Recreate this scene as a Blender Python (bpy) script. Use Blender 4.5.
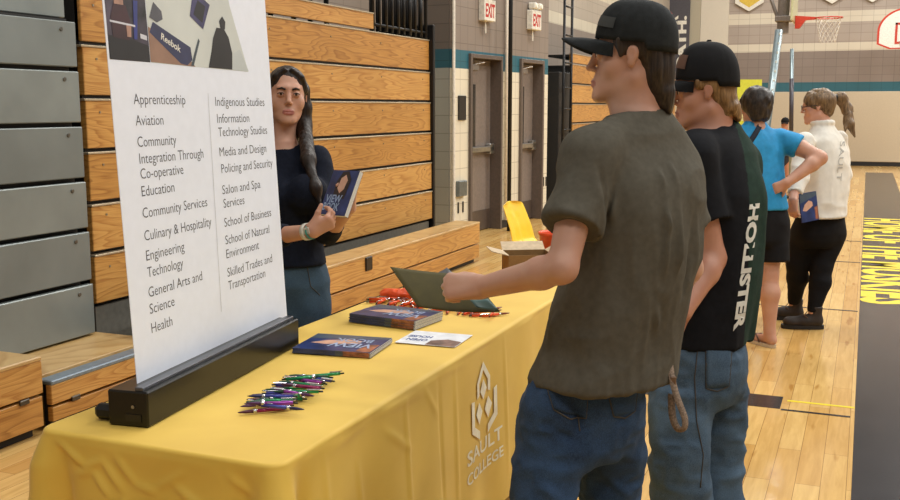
import bpy, math, random
import numpy as np
from mathutils import Vector, Matrix
from mathutils.bvhtree import BVHTree
random.seed(7)
for o in list(bpy.data.objects): bpy.data.objects.remove(o)
SC = bpy.context.scene
COL = SC.collection
# ------------------------------------------------------------------ camera
F = 1000.0; H = 1.53; YAW = math.radians(22.5); PIT = math.atan(143/1000.)
cd = bpy.data.cameras.new('camera'); cam = bpy.data.objects.new('camera', cd); COL.objects.link(cam)
cd.sensor_width = 36.0; cd.lens = 36.0*F/900.0; cd.clip_start = 0.05; cd.clip_end = 200
cam.location = (0, 0, H); cam.rotation_euler = (math.pi/2-PIT, 0, YAW)
SC.camera = cam
# ------------------------------------------------------------------ light
w = bpy.data.worlds.new('world'); SC.world = w; w.use_nodes = True
w.node_tree.nodes['Background'].inputs[0].default_value = (1.0, 0.985, 0.965, 1)
w.node_tree.nodes['Background'].inputs[1].default_value = 0.15
def area(x, y, z, sx, sy, e, c=(1, .975, .925)):
    l = bpy.data.lights.new('gym_light', 'AREA'); l.shape = 'RECTANGLE'; l.size = sx; l.size_y = sy; l.energy = e; l.color = c
    o = bpy.data.objects.new('gym_light', l); COL.objects.link(o); o.location = (x, y, z)
for gx in (-2.0, 3.0, 8.0):
    for gy in (-2.0, 4.0, 10.0, 17.0, 24.0):
        area(gx, gy, 8.2, 1.6, 1.6, 235*{-2.0: .75, 3.0: 1.0, 8.0: 1.25}[gx]*(.55 if gy < 5 else 1.2))
SC.view_settings.view_transform = 'Standard'; SC.view_settings.look = 'None'
SC.view_settings.exposure = 0.30; SC.view_settings.gamma = 1.0; SC.view_settings.use_curve_mapping = False
# ------------------------------------------------------------------ frame of reference
_fw = np.array([-math.sin(YAW)*math.cos(PIT), math.cos(YAW)*math.cos(PIT), -math.sin(PIT)])
_rt = np.array([math.cos(YAW), math.sin(YAW), 0.]); _up = np.cross(_rt, _fw)
FLAT = np.array([-math.sin(YAW), math.cos(YAW), 0.])          # horizontal direction away from the viewer
def at(x, y, d): return np.array([0, 0, H]) + d*(_fw + _rt*(x-450)/F - _up*(y-250)/F)
def dirv(s, a, z=0.0):
    v = _rt*s + FLAT*a + np.array([0, 0, z]); return v/np.linalg.norm(v)
# ------------------------------------------------------------------ materials
MATS = {}
def srgb(r, g, b):
    f = lambda c: ((c/255.)/12.92 if c/255. <= .04045 else ((c/255.+.055)/1.055)**2.4)
    return (f(r), f(g), f(b), 1)
class NT:
    def __init__(s, name):
        s.m = bpy.data.materials.new(name); s.m.use_nodes = True; s.t = s.m.node_tree
        s.b = s.t.nodes['Principled BSDF']; s.x = -200
    def n(s, typ, **kw):
        n = s.t.nodes.new(typ); s.x -= 30; n.location = (s.x, 0)
        for k, v in kw.items():
            if k in n.inputs: n.inputs[k].default_value = v
            else: setattr(n, k, v)
        return n
    def l(s, a, b): s.t.links.new(a, b)
    def mapping(s, scale=(1, 1, 1), coord='Object', rnd=False):
        tc = s.n('ShaderNodeTexCoord'); mp = s.n('ShaderNodeMapping'); mp.inputs['Scale'].default_value = scale
        src = tc.outputs[coord]
        if rnd:
            oi = s.n('ShaderNodeObjectInfo'); mu = s.n('ShaderNodeMath', operation='MULTIPLY'); mu.inputs[1].default_value = 37.0
            s.l(oi.outputs['Random'], mu.inputs[0]); ad = s.n('ShaderNodeVectorMath', operation='ADD')
            s.l(src, ad.inputs[0]); s.l(mu.outputs[0], ad.inputs[1]); src = ad.outputs[0]
        s.l(src, mp.inputs['Vector']); return mp.outputs[0]
    def ramp(s, fac, stops):
        r = s.n('ShaderNodeValToRGB'); e = r.color_ramp.elements
        while len(e) < len(stops): e.new(0.5)
        for i, (p, c) in enumerate(stops): e[i].position = p; e[i].color = c
        s.l(fac, r.inputs[0]); return r.outputs[0]
    def noise(s, vec, scale, detail=3, rough=.5, dist=0):
        n = s.n('ShaderNodeTexNoise'); n.inputs['Scale'].default_value = scale; n.inputs['Detail'].default_value = detail
        n.inputs['Roughness'].default_value = rough; n.inputs['Distortion'].default_value = dist; s.l(vec, n.inputs['Vector']); return n.outputs['Fac']
    def bump(s, h, strength=.3, dist=.01):
        b = s.n('ShaderNodeBump'); b.inputs['Strength'].default_value = strength; b.inputs['Distance'].default_value = dist
        s.l(h, b.inputs['Height']); s.l(b.outputs[0], s.b.inputs['Normal'])
    def mix(s, fac, a, b, mode='MIX'):
        m = s.n('ShaderNodeMix', data_type='RGBA', blend_type=mode)
        for v, i in ((fac, 0), (a, 6), (b, 7)):
            if hasattr(v, 'links'): s.l(v, m.inputs[i])
            else: m.inputs[i].default_value = v
        return m.outputs[2]
def mat(name, col, rough=.5, metal=0., var=.06, nscale=30., bump=0., bscale=200., spec=.5, sheen=0.):
    """procedural material: base colour with noise mottling and optional fine bump"""
    if name in MATS: return MATS[name]
    t = NT(name); c = srgb(*col) if len(col) == 3 else col
    v = t.mapping(); f = t.noise(v, nscale, 3)
    lo = tuple(x*(1-var*2) for x in c[:3])+(1,); hi = tuple(min(1, x*(1+var*2)) for x in c[:3])+(1,)
    t.l(t.ramp(f, [(.3, lo), (.7, hi)]), t.b.inputs['Base Color'])
    t.b.inputs['Roughness'].default_value = rough; t.b.inputs['Metallic'].default_value = metal
    t.b.inputs['Specular IOR Level'].default_value = spec
    if sheen: t.b.inputs['Sheen Weight'].default_value = sheen
    if bump: t.bump(t.noise(v, bscale, 2), bump, .002)
    MATS[name] = t.m; return t.m
def m_pine(name='pine_board', axis='Y', tint=1.0, light=(210, 160, 88), dark=(160, 104, 44)):
    t = NT(name)
    sc = {'Y': (1.0, .55, 5.0), 'X': (.55, 1.0, 5.0), 'T': (6.0, .5, 1)}[axis]
    v = t.mapping(sc, rnd=True)
    n1 = t.noise(v, 1.3, 2, .45, .25)
    mu = t.n('ShaderNodeMath', operation='MULTIPLY'); mu.inputs[1].default_value = 17.0; t.l(n1, mu.inputs[0])
    fr = t.n('ShaderNodeMath', operation='FRACT'); t.l(mu.outputs[0], fr.inputs[0])
    rg = t.ramp(fr.outputs[0], [(0, srgb(*light)), (.55, srgb(*[(a*.75+b*.25) for a, b in zip(light, dark)])), (.88, srgb(*dark)), (1, srgb(*light))])
    v2 = t.mapping((sc[0]*4, sc[1]*3, sc[2]*14), rnd=True); fine = t.noise(v2, 3, 3, .6)
    c = t.mix(.35, rg, t.ramp(fine, [(.35, srgb(*dark)), (.6, srgb(*light))]))
    v3 = t.mapping((.8, .8, .8), rnd=True)
    c = t.mix(1.0, c, t.ramp(t.noise(v3, 1.2, 2), [(.3, (.82, .80, .76, 1)), (.7, (1, 1, 1, 1))]), 'MULTIPLY')
    t.l(c, t.b.inputs['Base Color']); t.b.inputs['Roughness'].default_value = .38; t.bump(fr.outputs[0], .05, .001)
    return t.m
def m_floor():
    t = NT('maple_floor'); tc = t.n('ShaderNodeTexCoord'); sp = t.n('ShaderNodeSeparateXYZ'); t.l(tc.outputs['Object'], sp.inputs[0])
    cb = t.n('ShaderNodeCombineXYZ'); t.l(sp.outputs[1], cb.inputs[0]); t.l(sp.outputs[0], cb.inputs[1])
    br = t.n('ShaderNodeTexBrick'); t.l(cb.outputs[0], br.inputs['Vector'])
    for k, v in (('Scale', 1.0), ('Brick Width', 1.15), ('Row Height', .098), ('Mortar Size', .0012), ('Mortar Smooth', .2), ('Bias', 0.0)): br.inputs[k].default_value = v
    br.offset = .37; br.inputs['Color1'].default_value = srgb(224, 188, 122); br.inputs['Color2'].default_value = srgb(204, 160, 92); br.inputs['Mortar'].default_value = srgb(140, 98, 52)
    v = t.mapping((14, 1.2, 1)); g = t.noise(v, 2.5, 4, .6, .5)
    c = t.mix(1.0, br.outputs['Color'], t.ramp(g, [(.3, (.86, .80, .70, 1)), (.65, (1.05, 1.03, 1.0, 1))]), 'MULTIPLY')
    v2 = t.mapping((9, 1.5, 1)); k = t.noise(v2, 1.7, 2, .5)
    c = t.mix(1.0, c, t.ramp(k, [(.27, (.72, .60, .45, 1)), (.36, (1, 1, 1, 1))]), 'MULTIPLY')
    t.l(c, t.b.inputs['Base Color']); t.b.inputs['Roughness'].default_value = .16; t.b.inputs['Specular IOR Level'].default_value = .5
    n = t.noise(t.mapping(), 3, 2); t.bump(n, .05, .004)
    return t.m
def m_blocks(name, bands, bw=.40, bh=.20, axis='Y', mort=(150, 140, 128)):
    """painted concrete block; bands = [(z, rgb), ...] paint colour up from each height"""
    t = NT(name); tc = t.n('ShaderNodeTexCoord'); sp = t.n('ShaderNodeSeparateXYZ'); t.l(tc.outputs['Object'], sp.inputs[0])
    cb = t.n('ShaderNodeCombineXYZ'); t.l(sp.outputs[1 if axis == 'Y' else 0], cb.inputs[0]); t.l(sp.outputs[2], cb.inputs[1])
    br = t.n('ShaderNodeTexBrick'); t.l(cb.outputs[0], br.inputs['Vector']); br.offset = .0 if axis == 'Y' else .0
    for k, v in (('Scale', 1.0), ('Brick Width', bw), ('Row Height', bh), ('Mortar Size', .006), ('Mortar Smooth', .6)): br.inputs[k].default_value = v
    br.inputs['Color1'].default_value = (1, 1, 1, 1); br.inputs['Color2'].default_value = (.95, .95, .95, 1); br.inputs['Mortar'].default_value = (.62, .60, .58, 1)
    mr = t.n('ShaderNodeMapRange'); mr.inputs['From Max'].default_value = 9.0; t.l(sp.outputs[2], mr.inputs['Value'])
    r = t.n('ShaderNodeValToRGB'); r.color_ramp.interpolation = 'CONSTANT'; e = r.color_ramp.elements
    while len(e) < len(bands): e.new(.9)
    for i, (z, c) in enumerate(bands): e[i].position = max(z, 0)/9.0; e[i].color = srgb(*c)
    t.l(mr.outputs[0], r.inputs[0])
    c = t.mix(1.0, r.outputs[0], br.outputs['Color'], 'MULTIPLY')
    c = t.mix(1.0, c, t.ramp(t.noise(t.mapping(), 1.5, 4), [(.3, (.94, .93, .92, 1)), (.7, (1, 1, 1, 1))]), 'MULTIPLY')
    t.l(c, t.b.inputs['Base Color']); t.b.inputs['Roughness'].default_value = .5
    t.bump(br.outputs['Fac'], -.25, .01)
    return t.m
def m_denim(name, base, fade):
    t = NT(name); v = t.mapping(); n = t.noise(v, 5, 4, .6)
    c = t.ramp(n, [(.32, srgb(*base)), (.72, srgb(*fade))])
    wv = t.mapping((900, 900, 250)); f = t.noise(wv, 1, 1)
    c = t.mix(.3, c, t.ramp(f, [(.35, srgb(*[x*.6 for x in base])), (.7, srgb(*[min(255, x*1.25) for x in fade]))]))
    t.l(c, t.b.inputs['Base Color']); t.b.inputs['Roughness'].default_value = .85; t.b.inputs['Specular IOR Level'].default_value = .2
    t.bump(f, .2, .001); return t.m
def m_hair(name, dark, light, sc=(160, 160, 9)):
    t = NT(name); v = t.mapping(sc); n = t.noise(v, 1, 3, .6, .3)
    t.l(t.ramp(n, [(.3, srgb(*dark)), (.72, srgb(*light))]), t.b.inputs['Base Color']); t.b.inputs['Roughness'].default_value = .42
    t.b.inputs['Specular IOR Level'].default_value = .35; t.bump(n, .7, .003); return t.m
def m_skin(name, col, red=.06):
    t = NT(name); v = t.mapping(); n = t.noise(v, 14, 3); c = srgb(*col)
    t.l(t.ramp(n, [(.3, (c[0]*.96, c[1]*.88, c[2]*.85, 1)), (.7, (min(1, c[0]*1.04), c[1]*1.06, c[2]*1.06, 1))]), t.b.inputs['Base Color'])
    t.b.inputs['Roughness'].default_value = .48; t.b.inputs['Subsurface Weight'].default_value = .06; t.b.inputs['Subsurface Radius'].default_value = (.9, .35, .2)
    t.b.inputs['Subsurface Scale'].default_value = .01
    t.bump(t.noise(v, 350, 2), .08, .001); return t.m
# ------------------------------------------------------------------ scene graph helpers
def link(name, me, m, parent=None, smooth=False):
    ms = m if isinstance(m, (list, tuple)) else [m]
    for x in ms:
        if x and x.name not in [q.name for q in me.materials if q]: me.materials.append(x)
    o = bpy.data.objects.new(name, me); COL.objects.link(o)
    if parent is not None:
        o.parent = parent; o.matrix_parent_inverse = parent_inv(parent)
    if smooth: me.polygons.foreach_set('use_smooth', [True]*len(me.polygons))
    return o
def parent_inv(p):
    return world_of(p).inverted()
def world_of(p):
    if p.parent is None: return p.matrix_basis.copy()
    return world_of(p.parent) @ p.matrix_parent_inverse @ p.matrix_basis
def tag(o, label, cat, group=None, kind=None):
    if label: o['label'] = label
    if cat: o['category'] = cat
    if group: o['group'] = group
    if kind: o['kind'] = kind
    return o
def thing(name, label, cat, loc=(0, 0, 0), rz=0, group=None):
    o = bpy.data.objects.new(name, None); COL.objects.link(o); o.location = tuple(float(v) for v in loc); o.rotation_euler = (0, 0, rz)
    o.empty_display_size = .1
    return tag(o, label, cat, group)
def copy_thing(root):
    c = root.copy(); COL.objects.link(c)
    for ch in list(root.children):
        d = ch.copy(); COL.objects.link(d); d.parent = c
        for g in list(ch.children):
            e = g.copy(); COL.objects.link(e); e.parent = d
    return c
class MB:
    """collects simple solids in one mesh"""
    def __init__(s): s.v = []; s.f = []
    def add(s, vs, fs):
        b = len(s.v); s.v += [tuple(float(c) for c in p) for p in vs]; s.f += [tuple(i+b for i in f) for f in fs]; return s
    def box(s, x0, x1, y0, y1, z0, z1, bev=0):
        return s.obox(((x0+x1)/2, (y0+y1)/2, (z0+z1)/2), (1, 0, 0), (0, 1, 0), (0, 0, 1), abs(x1-x0)/2, abs(y1-y0)/2, abs(z1-z0)/2, bev)
    def obox(s, c, ax, ay, az, hx, hy, hz, bev=0):
        c = np.array(c, float); A = [np.array(a, float) for a in (ax, ay, az)]; h = (hx, hy, hz)
        if bev <= 0:
            vs = [c+A[0]*hx*i+A[1]*hy*j+A[2]*hz*k for i in (-1, 1) for j in (-1, 1) for k in (-1, 1)]
            return s.add(vs, [(0, 1, 3, 2), (4, 6, 7, 5), (0, 4, 5, 1), (2, 3, 7, 6), (0, 2, 6, 4), (1, 5, 7, 3)])
        b = min(bev, hx*.99, hy*.99, hz*.99); vs = []; idx = {}
        for i in (-1, 1):
            for j in (-1, 1):
                for k in (-1, 1):
                    for ax_ in range(3):
                        d = [i*(hx-b), j*(hy-b), k*(hz-b)]; d[ax_] = (i, j, k)[ax_]*h[ax_]
                        idx[(i, j, k, ax_)] = len(vs); vs.append(c+A[0]*d[0]+A[1]*d[1]+A[2]*d[2])
        fs = []
        for ax_ in range(3):
            o1, o2 = [q for q in range(3) if q != ax_]
            for sg in (-1, 1):
                q = []
                for (p1, p2) in ((-1, -1), (1, -1), (1, 1), (-1, 1)):
                    t = [0, 0, 0]; t[ax_] = sg; t[o1] = p1; t[o2] = p2; q.append(idx[(t[0], t[1], t[2], ax_)])
                fs.append(tuple(q))
            for p1 in (-1, 1):
                for p2 in (-1, 1):
                    q = []
                    for sg in (-1, 1):
                        t = [0, 0, 0]; t[ax_] = sg; t[o1] = p1; t[o2] = p2
                        a, b_ = idx[(t[0], t[1], t[2], o1)], idx[(t[0], t[1], t[2], o2)]
                        q += [a, b_] if sg == -1 else [b_, a]
                    fs.append(tuple(q))
        for i in (-1, 1):
            for j in (-1, 1):
                for k in (-1, 1): fs.append(tuple(idx[(i, j, k, a)] for a in range(3)))
        return s.add(vs, fs)
    def tube(s, pts, r, n=10, cap=True):
        pts = [np.array(p, float) for p in pts]; rr = r if isinstance(r, (list, tuple)) else [r]*len(pts); vs = []; fs = []
        ref = None
        for i, p in enumerate(pts):
            t = pts[min(i+1, len(pts)-1)]-pts[max(i-1, 0)]; t /= (np.linalg.norm(t)+1e-9)
            if ref is None: ref = np.array([0, 0, 1.]) if abs(t[2]) < .9 else np.array([1., 0, 0])
            u = np.cross(t, ref); u /= np.linalg.norm(u); v = np.cross(t, u); ref = np.cross(u, t)
            for k in range(n):
                a = 2*math.pi*k/n; vs.append(p+(u*math.cos(a)+v*math.sin(a))*rr[i])
        for i in range(len(pts)-1):
            for k in range(n): fs.append((i*n+k, i*n+(k+1) % n, (i+1)*n+(k+1) % n, (i+1)*n+k))
        if cap: fs += [tuple(range(n))[::-1], tuple((len(pts)-1)*n+k for k in range(n))]
        return s.add(vs, fs)
    def prism(s, poly, ext):
        """closed 3-D polygon pushed along vector ext"""
        n = len(poly); e = np.array(ext, float); vs = [np.array(p, float) for p in poly]; vs += [p+e for p in vs]
        return s.add(vs, [tuple(range(n))[::-1], tuple(range(n, 2*n))]+[(i, (i+1) % n, n+(i+1) % n, n+i) for i in range(n)])
    def lathe(s, c, prof, n=20, axis='z'):
        vs = []; fs = []; c = np.array(c, float)
        for r, z in prof:
            for k in range(n):
                a = 2*math.pi*k/n; vs.append(c+np.array([r*math.cos(a), r*math.sin(a), z]))
        for i in range(len(prof)-1):
            for k in range(n): fs.append((i*n+k, i*n+(k+1) % n, (i+1)*n+(k+1) % n, (i+1)*n+k))
        fs += [tuple(range(n))[::-1], tuple((len(prof)-1)*n+k for k in range(n))]
        return s.add(vs, fs)
    def mesh(s, name):
        me = bpy.data.meshes.new(name); me.from_pydata(s.v, [], s.f); me.validate(); me.update()
        import bmesh
        bm = bmesh.new(); bm.from_mesh(me); bmesh.ops.recalc_face_normals(bm, faces=bm.faces); bm.to_mesh(me); bm.free()
        return me
    def build(s, name, m, parent=None, smooth=False):
        return link(name, s.mesh(name), m, parent, smooth)
def smooth_by_angle(o, deg=35):
    me = o.data
    me.polygons.foreach_set('use_smooth', [True]*len(me.polygons))
    try: me.set_sharp_from_angle(angle=math.radians(deg))
    except Exception: pass
    return o
def text_mesh(s, width=None, height=None, fit=True, bold=0.0, center=False):
    """2-D lettering mesh data: verts (x right, y up) scaled to the given width / cap height"""
    c = bpy.data.curves.new('t', 'FONT'); c.body = s; c.size = 1; c.offset = bold; c.resolution_u = 3
    o = bpy.data.objects.new('t', c); COL.objects.link(o)
    dg = bpy.context.evaluated_depsgraph_get(); me = bpy.data.meshes.new_from_object(o.evaluated_get(dg))
    v = np.array([p.co[:] for p in me.vertices]); fs = [tuple(p.vertices) for p in me.polygons]
    bpy.data.objects.remove(o); bpy.data.curves.remove(c); bpy.data.meshes.remove(me)
    x0, x1 = v[:, 0].min(), v[:, 0].max()
    k = height/.73 if height else 1.0
    kx = width/(x1-x0) if width else k
    v = v[:, :2]*1.0; v[:, 0] = (v[:, 0]-x0)*kx; v[:, 1] *= k
    if center: v[:, 0] -= v[:, 0].max()/2
    return v, fs
def put_text(mb, s, org, ex, ey, width=None, height=None, bold=0.0, center=False, lift=None, bvh=None, pdir=None):
    v, fs = text_mesh(s, width, height, bold=bold, center=center); org = np.array(org, float)
    P = org + v[:, :1]*np.array(ex) + v[:, 1:2]*np.array(ey)
    if bvh is not None: P = drape(P, bvh, pdir)
    mb.add(P, fs)
def drape(P, bvh, pdir, eps=.0015):
    d = Vector(pdir).normalized(); out = []
    for p in P:
        h = bvh.ray_cast(Vector(p)-d*.5, d)
        out.append(np.array(h[0]-d*eps) if h[0] is not None else p)
    return np.array(out)
def flat_poly(mb, pts):
    mb.add(pts, [tuple(range(len(pts)))])
# ================================================================== the room
FL = m_floor()
def struct(name, mb, m, smooth=False):
    o = mb.build(name, m, None, smooth); o['kind'] = 'structure'; return o
struct('floor', MB().box(-5.3, 12, -4, 28.7, -.1, 0), FL)
BL = [(0, (222, 214, 190)), (1.93, (44, 98, 112)), (2.165, (140, 129, 119)), (2.97, (206, 198, 178)), (3.17, (178, 168, 154)), (3.68, (206, 198, 178)), (3.99, (178, 168, 154))]
FARB = [(0, (214, 196, 168)), (1.93, (44, 98, 112)), (2.165, (136, 124, 116)), (2.97, (212, 204, 186)), (3.19, (170, 158, 147)), (3.70, (212, 204, 186)), (4.0, (170, 158, 147))]
mb_left = m_blocks('left_block_wall', BL, .40, .20, 'Y')
struct('wall_left', MB().box(-5.4, -5.2, -4, 28.7, 0, 6.5), mb_left)
struct('wall_far', MB().box(-5.2, 12, 28.5, 28.7, 0, 6.5), m_blocks('far_block_wall', FARB, .28, .215, 'X'))
cream = mat('cream_paint', (206, 196, 176), .55)
struct('trim_10', MB().box(-3.61, 12, 28.43, 28.499, .11, 1.925, .01), mat('wall_pad_cream', (190, 176, 152), .5, var=.015))
struct('trim_1', MB().box(-4.36, -3.62, 28.42, 28.499, 0, 6.5), mat('white_paint', (206, 198, 182), .5, var=.01))
struct('trim_2', MB().box(-4.66, -4.365, 28.40, 28.499, 0, 6.5), mat('beige_column_paint', (170, 162, 142), .55, var=.01))
struct('baseboard_far', MB().box(-3.6, 12, 28.44, 28.499, 0, .11), mat('black_rubber', (24, 22, 22), .6))
# entry block that carries the two doors (its face is turned a few degrees towards the court)
A0 = np.array([-4.38, 10.62]); A1 = np.array([-4.10, 13.42]); eU = (A1-A0)/np.linalg.norm(A1-A0); eN = np.array([eU[1], -eU[0]])
LW = float(np.linalg.norm(A1-A0))
def ew(u, n, z): return np.array([A0[0]+eU[0]*u+eN[0]*n, A0[1]+eU[1]*u+eN[1]*n, z])
EU = np.array([eU[0], eU[1], 0]); EN = np.array([eN[0], eN[1], 0]); EZ = np.array([0, 0, 1.])
def ebox(mb, u0, u1, n0, n1, z0, z1, bev=0): return mb.obox(ew((u0+u1)/2, (n0+n1)/2, (z0+z1)/2), EU, EN, EZ, (u1-u0)/2, (n1-n0)/2, (z1-z0)/2, bev)
D1 = (.42, 1.30); D2 = (1.86, 2.62); DT = 2.15
blk = MB()
xs = [0, D1[0], D1[1], D2[0], D2[1], LW]
for a, b in ((0, D1[0]), (D1[1], D2[0]), (D2[1], LW)): ebox(blk, a, b, -.30, 0, 0, DT)
ebox(blk, 0, LW, -.30, 0, DT, 6.5)
m_ent = m_blocks('entry_block_wall', [(0, (226, 218, 196)), (1.965, (40, 100, 116)), (2.17, (138, 126, 116))], .19, .205, 'Y')
struct('wall_entry', blk, m_ent)
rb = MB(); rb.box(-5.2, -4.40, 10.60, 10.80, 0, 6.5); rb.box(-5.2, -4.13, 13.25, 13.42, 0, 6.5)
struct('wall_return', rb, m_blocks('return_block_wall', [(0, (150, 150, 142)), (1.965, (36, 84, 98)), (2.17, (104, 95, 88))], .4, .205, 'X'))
bb = MB(); ebox(bb, 0, D1[0]-.05, .001, .012, 0, .10); ebox(bb, D1[1]+.05, D2[0]-.05, .001, .012, 0, .10); ebox(bb, D2[1]+.05, LW, .001, .012, 0, .10)
struct('baseboard_entry', bb, mat('black_rubber', (24, 22, 22), .6))
pipe = MB(); pipe.tube([ew(.015, .02, 0), ew(.015, .02, 6.4)], .018, 10); struct('trim_3', pipe, mat('pipe_paint', (226, 220, 208), .4))
m_frame = mat('door_frame_paint', (98, 86, 78), .45); m_leaf = mat('door_leaf_paint', (128, 116, 108), .42); m_steel = mat('brushed_steel', (168, 166, 162), .3, .9)
m_dark = mat('dark_glass', (40, 36, 34), .15)
for i, (a, b) in enumerate((D1, D2)):
    fr = MB(); ebox(fr, a, a+.05, -.28, .035, 0, DT, .004); ebox(fr, b-.05, b, -.28, .035, 0, DT, .004); ebox(fr, a+.05, b-.05, -.28, .035, DT-.05, DT, .004)
    fo = fr.build('door_%d' % (i+1), m_frame); fo['kind'] = 'structure'
    lf = ebox(MB(), a+.055, b-.055, -.16, -.115, .01, DT-.055, .004).build('door_leaf', m_leaf, fo)
    ebox(MB(), a+.34+(.02 if i else 0), a+.40, -.114, -.108, 1.02, 1.80).build('vision_panel', m_dark, lf)
    ebox(MB(), a+.06, b-.06, -.114, -.109, .02, .26).build('kick_plate', mat('kick_plate_brown', (84, 72, 64), .35), lf)
    pb = ebox(MB(), a+.10, b-.09, -.085, -.04, .98, 1.05, .008); ebox(pb, a+.07, a+.16, -.113, -.04, .95, 1.08, .01); ebox(pb, b-.20, b-.08, -.113, -.04, .95, 1.08, .01)
    pb.build('push_bar', m_steel, lf)
    cl = ebox(MB(), a+.12, a+.36, -.113, -.04, DT-.19, DT-.12, .006); cl.tube([ew(a+.2, -.07, DT-.13), ew(a+.42, .0, DT-.09), ew(a+.3, -.1, DT-.06)], .009, 6)
    cl.build('door_closer', mat('closer_grey', (150, 142, 134), .35, .6), lf)
# floor markings
mk_black = mat('black_floor_paint', (44, 41, 42), .2, var=.10, nscale=3); mk_yel = mat('yellow_floor_paint', (236, 214, 60), .25, var=.03)
m = MB().box(.02, .61, -3.9, 25.6, .0002, .0016); struct('trim_4', m, mk_black)
m = MB().box(-1.35, -.335, 5.22, 5.45, .0002, .0016); struct('trim_5', m, mk_black)
m = MB().box(-.33, .0, 5.20, 5.225, .0002, .0016).box(-3.0, .01, 8.02, 8.05, .0002, .0016).box(-2.0, .01, 10.6, 10.64, .0002, .0016).box(-2.4, .01, 12.3, 12.34, .0002, .0016); struct('trim_6', m, mk_black)
m = MB().box(-.31, .018, 5.375, 5.40, .0002, .0016); struct('trim_7', m, mk_yel)
m = MB().box(-3.4, 0, 17.9, 17.95, .0002, .0016).box(-3.4, .0, 22.5, 22.56, .0002, .0016); struct('trim_8', m, mat('pale_floor_line', (214, 190, 140), .25))
m = MB(); put_text(m, 'HOME OF THE MUSKIES', (.05, 15.0, .0024), (0, -1, 0), (1, 0, 0), width=6.6, height=.53, bold=.035); struct('trim_9', m, mk_yel)

# ================================================================== bleachers
PINE = [m_pine('pine_board_a'), m_pine('pine_board_b', light=(216, 168, 96), dark=(170, 112, 50)), m_pine('pine_board_c', light=(204, 152, 80), dark=(150, 98, 42))]
m_trim = mat('aluminium_nosing', (190, 176, 150), .35, .5); m_blk = mat('black_steel', (22, 21, 22), .45, .3)
m_gap = mat('bleacher_steel_dark', (20, 18, 17), .6)
def wood_bank(label, y0, y1, rows, X, step_end=None, group=None):
    t = thing('bleacher_bank', label, 'bleacher', (X-.4, (y0+y1)/2, 0), group=group)
    # steel understructure
    fr = MB().box(X-.62, X-.05, y0+.02, y1-.02, .02, rows[-2]-.04)
    fr.build('understructure', m_gap, t)
    for i in range(len(rows)-1):
        z0, z1 = rows[i], rows[i+1]; x = X-.006*i; ye = y1
        if step_end and i == len(rows)-2: ye = step_end
        b = MB().box(x-.045, x, y0+.004*i, ye, z0+.020, z1-.012, .004).build('riser_board', PINE[i % 3], t)
        MB().box(x-.05, x+.006, y0, ye, z1-.013, z1-.001, .002).build('nosing_strip', m_trim, b)
        for yk in [y0+.12+.9*k for k in range(int((ye-y0)/.9)+1)]:
            MB().obox((x+.002, yk, z0+.22), (1, 0, 0), (0, 1, 0), (0, 0, 1), .002, .006, .006).build('screw', mat('screw_steel', (150, 140, 120), .4, .5), b)
        MB().box(x-.40, x-.048, y0+.01, ye-.01, z1-.05, z1-.02).build('deck', m_gap, t)
    return t
rows1 = [.40, .70, .985, 1.28, 1.577, 1.872, 2.185, 2.345]
bank = wood_bank('tall closed bank of varnished wooden bleachers behind the woman and white sign', 4.40, 9.19, rows1, -4.0, step_end=8.0)
MB().box(-4.045, -4.03, 4.42, 9.17, .05, .395).build('lower_riser', mat('steel_grey_riser', (110, 108, 100), .5, .2), bank)
MB().box(-4.6, -3.985, 9.192, 9.24, .02, 2.33, .006).build('end_panel', m_blk, bank)
# red sticker
MB().box(-3.999, -3.9975, 6.13, 6.20, 1.40, 1.465).build('sticker', mat('red_sticker', (150, 62, 40), .5), bank)
# guard rail of black bars on the bank's end
gr = MB(); yy0, yy1, zt = 8.03, 9.18, 2.72
gr.tube([(-4.06, yy0, 2.19), (-4.06, yy0, zt-.08), (-4.06, yy0+.03, zt-.02), (-4.06, yy0+.1, zt), (-4.06, yy1-.1, zt), (-4.06, yy1-.03, zt-.02), (-4.06, yy1, zt-.08), (-4.06, yy1, .5)], .019, 8)
gr.tube([(-4.06, yy0, 2.25), (-4.06, yy1, 2.25)], .014, 8)
for k in range(1, 9):
    y = yy0+(yy1-yy0)*k/9; gr.tube([(-4.06, y, 2.20), (-4.06, y, zt)], .016 if k % 2 else .022, 6)
    gr.tube([(-4.17, y+.05, 2.20), (-4.17, y+.05, zt-.03)], .014, 6)
gr.tube([(-4.17, yy0, zt-.03), (-4.17, yy1, zt-.03)], .016, 6)
for y in (7.0, 7.35, 7.62, 7.9): gr.tube([(-4.45, y, 2.20), (-4.45, y, 3.0)], .022, 6)
gr.build('guard_rail', m_blk, bank, True)
# grey bank on the left
m_gp = [mat('grey_panel_a', (138, 145, 143), .42, .35, var=.05, nscale=4), mat('grey_panel_b', (129, 136, 135), .42, .35, var=.05, nscale=3)]
gb = thing('bleacher_bank', 'closed bank of grey metal bleacher panels at the left edge', 'bleacher', (-4.4, 1.5, 0))
rows2 = [.262, .565, .857, 1.134, 1.435, 1.732, 1.995, 2.26]
MB().box(-4.6, -4.02, -1.5, 4.30, .02, 2.0).build('understructure', m_gap, gb)
for i in range(7):
    x = -3.95-(.006*i if i < 6 else .10); ye = 4.25+.012*i-(.008*i if i else 0)
    p = MB().box(x-.04, x, -1.5, 4.325, rows2[i]+.012, rows2[i+1]-.012, .005).build('riser_panel', m_gp[i % 2], gb)
    b = MB(); b.tube([(x-.002, 4.215, rows2[i+1]-.055), (x+.006, 4.215, rows2[i+1]-.055)], [.014, .010], 10); b.build('bolt', mat('bolt_steel', (120, 118, 112), .3, .8), p)
MB().box(-4.06, -4.0, -1.5, 4.3, 2.275, 2.5, .004).build('riser_board', PINE[0], gb)
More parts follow.
